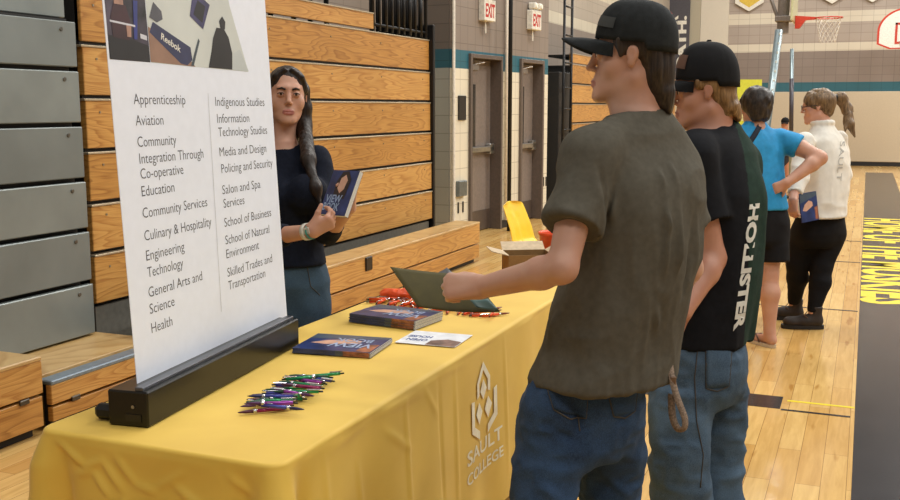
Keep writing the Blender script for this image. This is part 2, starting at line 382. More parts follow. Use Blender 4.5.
# first row pulled out: footboard and three front benches
m_deck = m_pine('deck_ply', light=(206, 172, 116), dark=(176, 136, 80))
dk = MB().box(-4.01, -3.580, 3.50, 4.38, .236, .262, .003).build('footboard', m_deck)
tag(dk, 'pale plywood footboard running between the grey panels and the low bench', 'footboard')
def bench(label, y0, y1, h, X, split, topm=None, rivet=(), group=None):
    t = thing('bleacher_bench', label, 'bench', (X-.1, (y0+y1)/2, 0), group=group)
    MB().box(X-.035, X, y0, y1, split+.008, h-.022, .003).build('front_board', PINE[1], t)
    MB().box(X-.035, X-.002, y0+.004, y1-.004, .05, split-.006, .003).build('lower_board', PINE[2], t)
    MB().box(X-.26 if topm is None else X-.085, X+.004, y0, y1, h-.022, h, .005).build('seat_board', topm or m_deck, t)
    MB().box(X-.24 if topm is None else X-.08, X-.05, y0+.03, y1-.03, .0, h-.03).build('frame', m_gap, t)
    for (y, z) in rivet:
        MB().obox((X+.004, y, z), (1, 0, 0), (0, 1, 0), (0, 0, 1), .006, .028, .012, .003).build('latch', mat('latch_steel', (90, 84, 76), .4, .7), t)
    return t
bench('wooden bench block with two boards at the lower left edge', -1.5, 3.46, .385, -3.49, .20, rivet=((3.34, .195),))
bench('low bench with a blue-grey edge strip just behind the black sign base', 3.51, 4.36, .25, -3.49, .125, mat('blue_grey_strip', (122, 136, 148), .4, .3), rivet=((3.66, .13),))
bb_ = bench('long wooden front bench with a dark bolt behind the woman and table', 4.40, 9.22, .405, -3.5, .19)
MB().obox((-3.494, 6.8, .335), (1, 0, 0), (0, 1, 0), (0, 0, 1), .008, .055, .055, .01).build('bolt_plate', mat('bolt_plate_dark', (52, 44, 38), .4, .5), bb_)
# far bank
rows3 = [.40, .70, .985, 1.28, 1.577, 1.872, 2.17, 2.33]
fb = wood_bank('distant bank of wooden bleachers beyond the entry doors', 14.75, 23.5, rows3, -4.1)
eb = MB().box(-4.75, -4.11, 14.0, 14.70, .03, 2.03, .01)
ob = eb.build('end_cabinet', m_gap, fb)
fr = MB()
for y in (14.02, 14.42): fr.tube([(-4.05, y, .02), (-4.05, y, 3.2)], .020, 8)
for z in (.3, .6, .9, 1.2, 1.5, 1.8, 2.16, 2.55, 2.95): fr.tube([(-4.05, 14.02, z), (-4.05, 14.42, z)], .014, 6)
fr.build('guard_rail', m_blk, fb, True)
# tall post and strip between doors
pm = MB().tube([(-4.06, 11.72, 0), (-4.06, 11.72, 5.5)], .026, 12).build('padded_post', m_blk, None, True); tag(pm, 'slim black post rising between the two brown doors', 'post')
pm = MB().tube([ew(1.40, .03, .1), ew(1.40, .03, 5.5)], .02, 10).build('conduit', mat('pipe_paint', (226, 220, 208), .4), None, True); tag(pm, 'thin white conduit on the wall between the two brown doors', 'pipe')
# wall fittings
m_whp = mat('white_plastic', (224, 220, 208), .4); m_redl = mat('exit_red', (186, 40, 34), .4)
def exit_sign(u, z, label, group=None):
    t = thing('exit_sign', label, 'exit sign', ew(u, .07, z-.12))
    ebox(MB(), u-.15, u+.15, .001, .085, z-.13, z+.12, .008).build('sign_box', m_whp, t)
    s = MB(); put_text(s, 'EXIT', ew(u-.125, .0865, z-.08), EU, EZ, width=.25, height=.155, bold=.03); s.build('lettering', m_redl, t)
    for k in (-1, 1):
        c = ew(u+.08*k, .06, z+.175)
        hd = MB().obox(c, EU, EN, EZ, .045, .05, .04, .012).build('lamp_head', m_whp, t)
        MB().tube([c+EN*.045, c+EN*.062], [.034, .03], 10).build('lens', mat('lamp_lens', (240, 238, 226), .15), hd)
    MB().tube([ew(u-.04, .04, z-.13), ew(u-.04, .04, z-.20), ew(u-.04, .04, z-.27)], [.006, .012, .012], 8).build('pull_cord', m_whp, t)
exit_sign(.82, 2.67, 'white exit sign with twin lamps above the nearer brown door')
exit_sign(2.22, 2.66, 'white exit sign with twin lamps above the farther brown door')
ps = ebox(MB(), .15, .33, .001, .02, 1.38, 1.66, .004).build('notice_plate', mat('black_plate', (30, 28, 28), .4)); tag(ps, 'small black plate on the cream blocks left of the nearer door', 'plate')
ob = ebox(MB(), .10, .30, .001, .05, .50, .68, .006).build('outlet_box', mat('outlet_steel', (120, 128, 132), .35, .7)); tag(ob, 'square steel outlet box low on the wall left of the nearer door', 'outlet')
for u, lb in ((.16, 'left of the two small dark slots under the steel outlet box'), (.28, 'right of the two small dark slots under the steel outlet box'), (2.70, 'left of the two small dark slots beside the farther door'), (2.79, 'right of the two small dark slots beside the farther door')):
    z = .30 if u < 1 else .44
    so = ebox(MB(), u-.016, u+.016, .001, .008, z, z+.13, .003).build('wall_slot', m_blk); tag(so, lb, 'slot')

# ================================================================== far gym equipment
m_galv = mat('galvanised_steel', (134, 148, 152), .35, .6); m_orange = mat('rim_orange', (190, 58, 38), .4); m_net = mat('net_cord', (206, 200, 190), .8)
def net(c, r, parent):
    mb = MB(); n = 12; L = .42
    for k in range(n):
        for sg in (1, -1):
            pts = []
            for q in range(7):
                t = q/6; a = 2*math.pi*(k+sg*q*.5)/n; rr = r*(1-.42*t**.7)
                pts.append((c[0]+rr*math.cos(a), c[1]+rr*math.sin(a), c[2]-L*t))
            mb.tube(pts, .005, 4, False)
    return mb.build('net', m_net, parent)
def ring(mb, c, r, rr, n=24):
    pts = [(c[0]+r*math.cos(2*math.pi*k/n), c[1]+r*math.sin(2*math.pi*k/n), c[2]) for k in range(n+1)]
    mb.tube(pts, rr, 6, False)
# facing hoop with a fan-shaped backboard
cx, cy = .80, 26.7
t = thing('basketball_hoop', 'white fan-shaped backboard with orange border hanging at the right edge', 'basketball hoop', (cx, cy, 2.9))
def fan(s, zc=3.0):
    pts = []
    for k in range(33):
        a = math.pi*(k/32); pts.append((.70*s*math.cos(a)*1.0, .33+.56*s*math.sin(a)-(.0 if 0 else 0)))
    lo = [(-.70*s, .33-.30*s), (-.42*s, .33-.42*s), (.42*s, .33-.42*s), (.70*s, .33-.30*s)]
    return pts+lo
oo, ii = fan(1.0), fan(.93)
MB().prism([(cx+x, cy, 3.0+z) for x, z in oo], (0, .03, 0)).build('backboard', mat('board_white', (226, 224, 216), .35), t)
bd = MB(); n = len(oo)
for k in range(n):
    a, b, c_, d = oo[k], oo[(k+1) % n], ii[(k+1) % n], ii[k]
    bd.add([(cx+p[0], cy-.003, 3.0+p[1]) for p in (a, b, c_, d)], [(0, 1, 2, 3)])
for (x0, x1, z0, z1) in ((-.305, -.255, 3.08, 3.53), (.255, .305, 3.08, 3.53), (-.305, .305, 3.48, 3.53), (-.305, .305, 3.03, 3.08)): bd.box(cx+x0, cx+x1, cy-.006, cy-.002, z0, z1)
bd.build('border', m_orange, t)
r = MB(); ring(r, (cx, cy-.40, 3.05), .225, .012); r.box(cx-.08, cx+.08, cy-.19, cy-.01, 3.0, 3.06, .005).build('rim', m_orange, t, True)
net((cx, cy-.40, 3.05), .225, t)
MB().tube([(cx, cy+.05, 3.3), (cx, cy+.1, 6.4)], .06, 10).build('support_mast', mat('mast_grey', (120, 112, 106), .45, .3), t)
# side hoop seen edge on
hx, hy = -1.28, 19.0
t = thing('basketball_hoop', 'side hoop seen edge-on with orange bracket, hanging from a thick grey mast', 'basketball hoop', (hx, hy, 2.9))
MB().box(hx-.04, hx, hy-.6, hy+.6, 3.0, 3.55, .01).build('backboard', mat('board_glass_edge', (190, 190, 150), .3), t)
br = MB().prism([(hx+.005, hy-.06, 3.12), (hx+.36, hy-.06, 3.085), (hx+.36, hy-.06, 3.05), (hx+.18, hy-.06, 3.04), (hx+.08, hy-.06, 2.90), (hx+.005, hy-.06, 2.90)], (0, .12, 0)); ring(br, (hx+.56, hy, 3.07), .225, .012)
br.build('rim', m_orange, t)
net((hx+.56, hy, 3.07), .225, t)
MB().tube([(hx-.20, hy, 2.82), (hx-.20, hy, 6.4)], .10, 12).build('support_mast', mat('mast_grey', (120, 112, 106), .45, .3), t)
st = MB().tube([(hx-.29, hy, 3.08), (hx-.9, hy, 4.7)], .03, 8); st.box(hx-.33, hx-.05, hy-.14, hy+.14, 3.02, 3.12, .01); st.build('strut', mat('mast_grey', (120, 112, 106), .45, .3), t)
# volleyball standards
p0 = at(753, 236, 12.0); p1 = at(779, 30, 12.0); p0[2] = 0
t = thing('volleyball_post', 'wide galvanised volleyball post leaning behind the woman in blue', 'post', p0)
MB().tube([p0, p1], .045, 14).build('post', m_galv, t, True)
bm_ = MB()
for k in range(9):
    q = p0+(p1-p0)*(.62+.045*k); bm_.obox(q-FLAT*.046, _rt, FLAT, EZ, .011, .004, .014, .003)
bm_.build('adjustment_hole', mat('hole_pale', (196, 206, 206), .5), t)
MB().lathe(p0, [(.16, 0), (.16, .03), (.06, .05), (.055, .16)], 20).build('base', m_blk, t)
q0 = at(790, 208, 17.0); q0[2] = 0; q1 = at(792, 49, 17.0)
t = thing('volleyball_post', 'thin steel volleyball post standing upright further back', 'post', q0)
MB().tube([q0, q1], .032, 12).build('post', m_galv, t, True)
MB().tube([q0+(q1-q0)*.45, q0+(q1-q0)*.8], .036, 12).build('sleeve', mat('post_sleeve_dark', (62, 58, 66), .4), t, True)
MB().lathe(q0, [(.14, 0), (.14, .03), (.05, .05), (.04, .14)], 20).build('base', m_blk, t)
# hanging grey banner with rotated lettering
t = thing('wall_banner', 'tall dark grey wall banner with white sideways lettering', 'banner', (-5.0, 28.3, 2.3))
b0 = MB().box(-5.55, -4.64, 28.34, 28.36, 2.1, 4.9).build('cloth', mat('banner_grey', (74, 72, 78), .6), t)
s = MB(); put_text(s, 'YOUR', (-4.97, 28.335, 3.02), (0, 0, 1), (-1, 0, 0), width=1.0, height=.23, bold=.05); put_text(s, 'PATH.', (-4.74, 28.335, 2.62), (0, 0, 1), (-1, 0, 0), width=1.38, height=.23, bold=.05)
s.build('lettering', m_whp, t)
MB().prism([(-5.35, 28.337, 4.0), (-5.12, 28.337, 4.0), (-5.12, 28.337, 4.08), (-5.3, 28.337, 4.25)], (0, .004, 0)).build('emblem', m_orange, t)
MB().tube([(-5.6, 28.35, 4.9), (-4.6, 28.35, 4.9)], .02, 8).build('rod', m_blk, t)
# pennants on the far wall
for px, lb, c in ((739, 'white pennant with a yellow centre above the side hoop mast', (210, 180, 70)), (819, 'white pennant on the far wall above the side hoop rim', (150, 150, 150)), (858, 'white pennant on the far wall above the fan-shaped backboard', (150, 150, 150))):
    wx = float((lambda r: r[0]/r[1]*28.4)(_fw+_rt*(px-450)/F)); zb = 4.07 if px < 750 else 4.19
    hw = .37; t = thing('pennant', lb, 'pennant', (wx, 28.42, zb))
    MB().prism([(wx, 28.42, zb), (wx+hw, 28.42, zb+.22), (wx+hw, 28.42, zb+1.0), (wx-hw, 28.42, zb+1.0), (wx-hw, 28.42, zb+.22)], (0, .01, 0)).build('cloth', m_whp, t)
    MB().prism([(wx, 28.415, zb+.1), (wx+hw*.7, 28.415, zb+.27), (wx+hw*.7, 28.415, zb+.85), (wx-hw*.7, 28.415, zb+.85), (wx-hw*.7, 28.415, zb+.27)], (0, .004, 0)).build('centre_patch', mat('pennant_%d' % c[0], c, .6), t)
# yellow pull-up sign behind the woman in blue
yb = at(749, 99, 14.0); t = thing('pull_up_sign', 'yellow-green display sign standing behind the woman in blue', 'sign', (yb[0], yb[1], 0))
MB().obox((yb[0], yb[1], .98), _rt, FLAT, EZ, .17, .008, .93).build('panel', mat('sign_yellow', (206, 208, 64), .5, var=.03), t)
MB().obox((yb[0], yb[1]-.012, 1.50), _rt, FLAT, EZ, .13, .004, .16).build('picture', mat('sign_picture', (226, 206, 150), .5, var=.3, nscale=14), t)
MB().obox((yb[0], yb[1], .04), _rt, FLAT, EZ, .2, .1, .035, .01).build('base', m_blk, t)
# ================================================================== implicit-surface modelling
class SDF:
    """smoothly blended solids, turned into one continuous mesh"""
    def __init__(s, k=.02): s.p = []; s.k = k; s.fine = []; s.cuts = []
    def cone(s, a, b, ra, rb, k=None, op='add'):
        a = np.array(a, float); b = np.array(b, float); R = max(ra, rb)
        s.p.append((op, np.minimum(a, b)-R, np.maximum(a, b)+R, s.k if k is None else k, ('cone', a, b, ra, rb))); return s
    def chain(s, pts, rs, k=None):
        for i in range(len(pts)-1): s.cone(pts[i], pts[i+1], rs[i], rs[i+1], k)
        return s
    def ell(s, c, r, R=None, k=None, op='add'):
        c = np.array(c, float); r = np.array(r, float); R = np.eye(3) if R is None else R; m = float(r.max())
        s.p.append((op, c-m, c+m, s.k if k is None else k, ('ell', c, r, R))); return s
    def loft(s, keys, yaw, k=None, n=2.0, op='add'):
        """keys: (z, cx, cy, a, b) horizontal sections, a along the yaw axis"""
        K = np.array(sorted([tuple(q[:5]) for q in keys]), float)
        zz = np.linspace(K[0, 0], K[-1, 0], 80); J = [zz]+[pchip(K[:, 0], K[:, i], zz) for i in range(1, 5)]
        m = max(K[:, 3].max(), K[:, 4].max())
        lo = np.array([K[:, 1].min()-m, K[:, 2].min()-m, K[0, 0]-.02]); hi = np.array([K[:, 1].max()+m, K[:, 2].max()+m, K[-1, 0]+.02])
        s.p.append((op, lo, hi, s.k if k is None else k, ('loft', J, yaw, n))); return s
    def cut(s, p, nrm):
        """remove everything on the side nrm points to"""
        n = np.array(nrm, float); s.cuts.append((np.array(p, float), n/np.linalg.norm(n))); return s
    def ev(s, g, X, Y, Z):
        t = g[0]
        if t == 'cone':
            _, a, b, r1, r2 = g; ba = b-a; l2 = float(ba@ba)+1e-12; rr = r1-r2; a2 = l2-rr*rr; il = 1/l2
            px, py, pz = X-a[0], Y-a[1], Z-a[2]; y = px*ba[0]+py*ba[1]+pz*ba[2]; z = y-l2
            x2 = (px*l2-ba[0]*y)**2+(py*l2-ba[1]*y)**2+(pz*l2-ba[2]*y)**2
            y2 = y*y*l2; z2 = z*z*l2; kk = np.sign(rr)*rr*rr*x2
            d = (np.sqrt(x2*max(a2, 1e-9)*il)+y*rr)*il-r1
            d = np.where(np.sign(z)*a2*z2 > kk, np.sqrt(x2+z2)*il-r2, d)
            return np.where(np.sign(y)*a2*y2 < kk, np.sqrt(x2+y2)*il-r1, d)
        if t == 'ell':
            _, c, r, R = g; p = (X-c[0], Y-c[1], Z-c[2]); q = [p[0]*R[0][i]+p[1]*R[1][i]+p[2]*R[2][i] for i in range(3)]
            k0 = np.sqrt((q[0]/r[0])**2+(q[1]/r[1])**2+(q[2]/r[2])**2); k1 = np.sqrt((q[0]/r[0]**2)**2+(q[1]/r[1]**2)**2+(q[2]/r[2]**2)**2)
            return k0*(k0-1)/np.maximum(k1, 1e-6)
        _, J, yaw, n = g; cx, cy, a, b = [np.interp(Z, J[0], J[i]) for i in range(1, 5)]
        dx, dy = X-cx, Y-cy; c_, s_ = math.cos(yaw), math.sin(yaw); u = dx*c_+dy*s_; v = -dx*s_+dy*c_
        gg = (np.abs(u/a)**n+np.abs(v/b)**n)**(1/n); r = np.sqrt(u*u+v*v); d = r-r/np.maximum(gg, 1e-4)
        d = np.where(gg < 1e-4, -np.minimum(a, b), d)
        return np.maximum(d, np.maximum(J[0][0]-Z, Z-J[0][-1]))
    def mesh(s, name, h=.009, hf=.004, relax=1, face_mat=None, fold=None):
        P = [q for q in s.p if q[0] == 'add']; lo = np.min([q[1] for q in P], 0)-.03; hi = np.max([q[2] for q in P], 0)+.03
        ax = []
        for i in range(3):
            v = [lo[i]]
            while v[-1] < hi[i]:
                f = any(a[i] <= v[-1] <= b[i] for a, b in s.fine); v.append(v[-1]+(hf if f else h))
            ax.append(np.array(v))
        D = np.full([len(a) for a in ax], 1.0, np.float64)
        for op, a, b, k, g in s.p:
            m = k+.03; I = []
            for i in range(3):
                i0 = max(np.searchsorted(ax[i], a[i]-m)-1, 0); i1 = min(np.searchsorted(ax[i], b[i]+m)+1, len(ax[i])); I.append((i0, i1))
            sl = tuple(slice(*q) for q in I)
            if any(q[1] <= q[0] for q in I): continue
            X = ax[0][sl[0]][:, None, None]; Y = ax[1][sl[1]][None, :, None]; Z = ax[2][sl[2]][None, None, :]
            d = s.ev(g, X, Y, Z); o = D[sl]
            if op == 'add':
                if k > 0: hh = np.maximum(k-np.abs(o-d), 0)/k; D[sl] = np.minimum(o, d)-hh*hh*k*.25
                else: D[sl] = np.minimum(o, d)
            else:
                d = -d; hh = np.maximum(k-np.abs(o-d), 0)/max(k, 1e-6); D[sl] = np.maximum(o, d)+hh*hh*k*.25
        for p, n in s.cuts:
            X = ax[0][:, None, None]; Y = ax[1][None, :, None]; Z = ax[2][None, None, :]
            D = np.maximum(D, (X-p[0])*n[0]+(Y-p[1])*n[1]+(Z-p[2])*n[2])
        v, f = nets(D, ax)
        for _ in range(relax): v = laplace(v, f, .35)
        if fold is not None:
            nn = vnormals(v, f); v = v+nn*fold(v, nn)[:, None]
        me = bpy.data.meshes.new(name); me.vertices.add(len(v)); me.vertices.foreach_set('co', v.astype(np.float32).ravel())
        me.loops.add(len(f)*4); me.loops.foreach_set('vertex_index', f.astype(np.int32).ravel())
        me.polygons.add(len(f)); me.polygons.foreach_set('loop_start', np.arange(0, len(f)*4, 4, dtype=np.int32))
        try: me.polygons.foreach_set('loop_total', np.full(len(f), 4, np.int32))
        except Exception: pass
        me.polygons.foreach_set('use_smooth', [True]*len(f))
        if face_mat is not None:
            me.polygons.foreach_set('material_index', face_mat(v[f].mean(1)).astype(np.int32))
        me.update(); me.validate(); s.vf = (v, f)
        return me
def pchip(x, y, q):
    """monotone cubic through the keys"""
    n = len(x)
    if n < 3: return np.interp(q, x, y)
    h = np.diff(x); dl = np.diff(y)/h; d = np.zeros(n)
    for i in range(1, n-1):
        if dl[i-1]*dl[i] > 0:
            w1 = 2*h[i]+h[i-1]; w2 = h[i]+2*h[i-1]; d[i] = (w1+w2)/(w1/dl[i-1]+w2/dl[i])
    d[0] = dl[0]; d[-1] = dl[-1]
    i = np.clip(np.searchsorted(x, q)-1, 0, n-2); t = (q-x[i])/h[i]
    return (2*t**3-3*t**2+1)*y[i]+(t**3-2*t**2+t)*h[i]*d[i]+(-2*t**3+3*t**2)*y[i+1]+(t**3-t**2)*h[i]*d[i+1]
def nets(D, ax):
    S = D < 0; nx, ny, nz = D.shape
    c = np.zeros((nx-1, ny-1, nz-1), np.int8)
    for i in (0, 1):
        for j in (0, 1):
            for k in (0, 1): c += S[i:nx-1+i, j:ny-1+j, k:nz-1+k]
    act = (c > 0) & (c < 8); I, J, K = np.nonzero(act); idx = np.full(act.shape, -1, np.int64); idx[I, J, K] = np.arange(len(I))
    acc = np.zeros((len(I), 3)); cnt = np.zeros(len(I))
    cor = [(i, j, k) for i in (0, 1) for j in (0, 1) for k in (0, 1)]
    for a in range(8):
        for b in range(a+1, 8):
            if sum(abs(p-q) for p, q in zip(cor[a], cor[b])) != 1: continue
            A, B = cor[a], cor[b]
            da = D[I+A[0], J+A[1], K+A[2]]; db = D[I+B[0], J+B[1], K+B[2]]; m = (da < 0) != (db < 0)
            t = np.where(m, da/np.where(m, da-db, 1), 0)
            pa = np.stack([ax[0][I+A[0]], ax[1][J+A[1]], ax[2][K+A[2]]], 1); pb = np.stack([ax[0][I+B[0]], ax[1][J+B[1]], ax[2][K+B[2]]], 1)
            acc += np.where(m[:, None], pa+(pb-pa)*t[:, None], 0); cnt += m
    V = acc/np.maximum(cnt, 1)[:, None]; Q = []
    for d in range(3):
        s0 = S[tuple(slice(0, -1) if q == d else slice(None) for q in range(3))]; s1 = S[tuple(slice(1, None) if q == d else slice(None) for q in range(3))]
        e = s0 != s1; P = np.array(np.nonzero(e)); u, v = [q for q in range(3) if q != d]
        ok = (P[u] > 0) & (P[v] > 0) & (P[u] < D.shape[u]-1) & (P[v] < D.shape[v]-1); P = P[:, ok]
        sg = s0[tuple(P)]
        def cell(du, dv):
            C = P.copy(); C[u] -= du; C[v] -= dv; return idx[tuple(C)]
        q = np.stack([cell(1, 1), cell(0, 1), cell(0, 0), cell(1, 0)], 1)
        flip = sg if d != 1 else ~sg
        q = np.where(flip[:, None], q, q[:, ::-1]); Q.append(q)
    return V, np.concatenate(Q)
def laplace(v, f, a):
    s = np.zeros_like(v); c = np.zeros(len(v))
    for i in range(4):
        for j in (1, 3): np.add.at(s, f[:, i], v[f[:, (i+j) % 4]]); np.add.at(c, f[:, i], 1)
    return v+(s/np.maximum(c, 1)[:, None]-v)*a
def vnormals(v, f):
    n = np.cross(v[f[:, 2]]-v[f[:, 0]], v[f[:, 3]]-v[f[:, 1]]); o = np.zeros_like(v)
    for i in range(4): np.add.at(o, f[:, i], n)
    return o/np.maximum(np.linalg.norm(o, axis=1), 1e-12)[:, None]
_rs = np.random.RandomState(5); _LAT = _rs.rand(32, 32, 32)
def vnoise(p, sc):
    q = p*np.array(sc)+100.0; i = np.floor(q).astype(int); f = q-i; f = f*f*(3-2*f); o = 0
    for a in (0, 1):
        for b in (0, 1):
            for c in (0, 1):
                o = o+_LAT[(i[:, 0]+a) % 32, (i[:, 1]+b) % 32, (i[:, 2]+c) % 32]*(f[:, 0] if a else 1-f[:, 0])*(f[:, 1] if b else 1-f[:, 1])*(f[:, 2] if c else 1-f[:, 2])
    return o
def ridge(p, sc): return 1-np.abs(vnoise(p, sc)*2-1)*2
def crease(v, a, b, w, amp):
    """a soft ridge of width w along the segment a-b"""
    a = np.array(a, float); b = np.array(b, float); t = np.clip((v-a)@(b-a)/((b-a)@(b-a)), 0, 1)
    d = np.linalg.norm(v-(a+t[:, None]*(b-a)), axis=1); return amp*np.exp(-(d/w)**2)*np.sin(math.pi*np.clip(t, .03, .97))**.5
# ------------------------------------------------------------------ anatomy
def frame(fwd, up=(0, 0, 1)):
    f = np.array(fwd, float); f /= np.linalg.norm(f); r = np.cross(f, np.array(up, float)); r /= np.linalg.norm(r); u = np.cross(r, f)
    return np.stack([r, f, u], 1)                     # columns: right, forward, up
def head(S, c, R, s=1.0, fem=False, jaw=1.0, pr=.0):
    c = np.array(c, float); L = lambda x, y, z: c+R@(np.array([x, y, z])*s)
    e = lambda p, r, k=.02, op='add': S.ell(L(*p), np.array(r)*s, R, k, op)
    e((0, -.014, .032), (.073, .094, .082), .02); e((0, .020, -.028), (.060, .064, .080), .03)
    e((0, .034+pr, -.078), (.044*jaw, .046, .032), .03); e((0, .078+pr, -.104), (.017*jaw, .015, .014), .020); e((0, .060+pr*.7, -.066), (.030, .030, .030), .02)
    for q in (-1, 1): S.cone(L(.052*q*jaw**1.5, -.005, -.062), L(.018*q, .072+pr, -.102), .015*s, .012*s, .025)
    e((0, .074, .024), (.045, .018, .013), .018)
    for q in (-1, 1):
        e((.043*q, .050, -.032), (.020, .022, .024), .025); e((.030*q, .096, .000), (.018, .015, .013), .012, 'sub')
    S.cone(L(0, .080, .008), L(0, .106, -.030), .0070*s, .0080*s, .012)
    S.cone(L(0, .086, .022), L(0, .094, -.008), .0085*s, .0070*s, .010); S.cone(L(0, .094, -.008), L(0, .107, -.030), .0068*s, .0080*s, .008)
    for q in (-1, 1): e((.0100*q, .093, -.036), (.006, .009, .0055), .008)
    for q in (-1, 1): e((.030*q, .0790, .000), (.0150, .0128, .0125), .005); e((.0305*q, .0920, -.0005), (.0125, .0075, .0040), .002, 'sub')
    e((0, .0885+pr, -.066), (.021, .0090, .0050), .006); e((0, .0875+pr, -.0755), (.018, .0095, .0055), .006); e((0, .100+pr, -.0705), (.020, .008, .0012), .003, 'sub')
    for q in (-1, 1):
        e((.075*q, -.004, .000), (.0085, .0155, .022), .006); e((.074*q, .000, -.022), (.0075, .009, .012), .006); e((.0845*q, .001, .001), (.0055, .0085, .0135), .004, 'sub')
    m = .13*s; S.fine.append((c-m, c+m)); return L
def facecol(L, s, R, c):
    """1 where the lips are"""
    def f(P):
        q = (P-c)@R/s; m = (np.abs(q[:, 0]) < .024) & (q[:, 1] > .078) & (((q[:, 2]+.071)/.0125)**2+(q[:, 0]/.025)**2 < 1)
        return m
    return f
def eyes(L, R, s, parent, iris=(70, 48, 32), brow=(50, 34, 26), brow_t=.0035, lash=False):
    mw = mat('eye_white', (226, 220, 214), .2); mi = mat('eye_iris_%d' % iris[0], iris, .15); mb = mat('eyebrow_%d' % brow[0], brow, .8)
    for q in (-1, 1):
        m = MB(); n = 12; C = L(.030*q, .0790, .000); rr = .0112*s; vs = []; fs = []
        for i in range(9):
            ph = math.pi*i/8
            for j in range(n): th = 2*math.pi*j/n; vs.append(C+R@np.array([rr*math.sin(ph)*math.cos(th), rr*math.cos(ph), rr*.8*math.sin(ph)*math.sin(th)]))
        for i in range(8):
            for j in range(n): fs.append((i*n+j, i*n+(j+1) % n, (i+1)*n+(j+1) % n, (i+1)*n+j))
        m.add(vs, fs); eb = m.build('eyeball', mw, parent, True)
        k = MB(); k.tube([L(.030*q, .0860, -.0005), L(.030*q, .0908, -.0005)], [.0060*s, .0050*s], 12); k.build('iris', mi, eb, True)
        k = MB(); k.tube([L(.013*q, .0905, .0175), L(.028*q, .0895, .0225), L(.045*q, .077, .0185)], [brow_t*s, brow_t*1.05*s, brow_t*.4*s], 8); k.build('eyebrow', mb, parent, True)
        if lash:
            k = MB(); k.tube([L(.0175*q, .0900, .000), L(.024*q, .0925, .0040), L(.033*q, .0920, .0044), L(.044*q, .0850, .001)], [.0010*s, .0016*s, .0018*s, .0012*s], 6); k.build('eyelash', mb, parent, True)
def hand(S, wrist, D, N, side, curl=(.5, .6, .4), s=1.0, spread=.06, thumb=(.6, .6, .25), tcurl=.3):
    """D: knuckle direction, N: palm side (fingers curl to N), side: +-1 side of the thumb along cross(D,N)"""
    w = np.array(wrist, float); D = np.array(D, float)/np.linalg.norm(D); N = np.array(N, float); N -= D*(N@D); N /= np.linalg.norm(N)
    T = np.cross(D, N)*side
    P = lambda a, b, c: w+(D*a+T*b+N*c)*s
    for b in (.026, .009, -.009, -.025): S.cone(P(.005, b*.55, 0), P(.082-abs(b-.005)*.2, b, -.002), .0165*s, .0125*s, .016)
    S.cone(P(.01, .014, .008), P(.045, .030, .012), .017*s, .014*s, .015)
    Ls = (.070, .078, .073, .058); rad = (.0092, .0095, .0090, .0080)
    for i, b in enumerate((.027, .009, -.0095, -.0265)):
        p = P(.084-abs(b-.005)*.25, b, -.002); ang = 0; d0 = D+T*(spread*(1.2-i*.8)); d0 /= np.linalg.norm(d0); r = rad[i]*s
        for j, fr in enumerate((.45, .31, .24)):
            ang += curl[j]*(1+.04*i); d = d0*math.cos(ang)+N*math.sin(ang); q = p+d*Ls[i]*fr*s
            S.cone(p, q, r*(1-.07*j), r*(1-.07*(j+1)), .004 if j else .007); p = q
    d = D*thumb[0]+T*thumb[1]+N*thumb[2]; d /= np.linalg.norm(d); p = P(.022, .026, .008); q = p+d*.045*s
    S.cone(p, q, .0125*s, .0108*s, .010); d2 = d+N*tcurl+D*tcurl*.8; d2 /= np.linalg.norm(d2); q2 = q+d2*.032*s
    S.cone(q, q2, .0108*s, .0085*s, .005)
    c = P(.08, 0, .02); S.fine.append((c-.095*s, c+.095*s))
def lerp(a, b, t): return np.array(a, float)*(1-t)+np.array(b, float)*t
def arm(S, sh, el, wr, r=(.052, .046, .042, .045, .029), k=.02):
    S.cone(sh, lerp(sh, el, .45), r[0], r[1], k); S.cone(lerp(sh, el, .45), el, r[1], r[2], k)
    S.cone(el, lerp(el, wr, .25), r[2], r[3], k); S.cone(lerp(el, wr, .25), wr, r[3], r[4], k)
def sleeve(S, sh, el, t1, r0, r1, k=.03, ext=.06):
    """open-ended sleeve from shoulder towards the elbow; returns the cut for its hem"""
    a = np.array(sh, float); b = lerp(sh, el, t1); S.p.append(('add',)+_flatcone(a, b, r0, r1, k))
def _flatcone(a, b, ra, rb, k):
    R = max(ra, rb); return (np.minimum(a, b)-R, np.maximum(a, b)+R, k, ('flat', a, b, ra, rb))
_ev0 = SDF.ev
def _ev(s, g, X, Y, Z):
    if g[0] != 'flat': return _ev0(s, g, X, Y, Z)
    _, a, b, ra, rb = g; e = b-a; L = np.linalg.norm(e); e = e/L; b2 = b+e*.05; rb2 = rb+(rb-ra)*.05/L
    d = _ev0(s, ('cone', a, b2, ra, rb2), X, Y, Z); return np.maximum(d, (X-b[0])*e[0]+(Y-b[1])*e[1]+(Z-b[2])*e[2])
SDF.ev = _ev
def person(label, name='person', foot=(0, 0, 0), me=None, mats=None, cat='person'):
    """the continuous body mesh is the top-level object, its origin between the feet"""
    off = Vector([float(q) for q in foot]); me.transform(Matrix.Translation(-off)); o = link(name, me, mats); o.location = off; tag(o, label, cat); bpy.context.view_layer.update(); return o
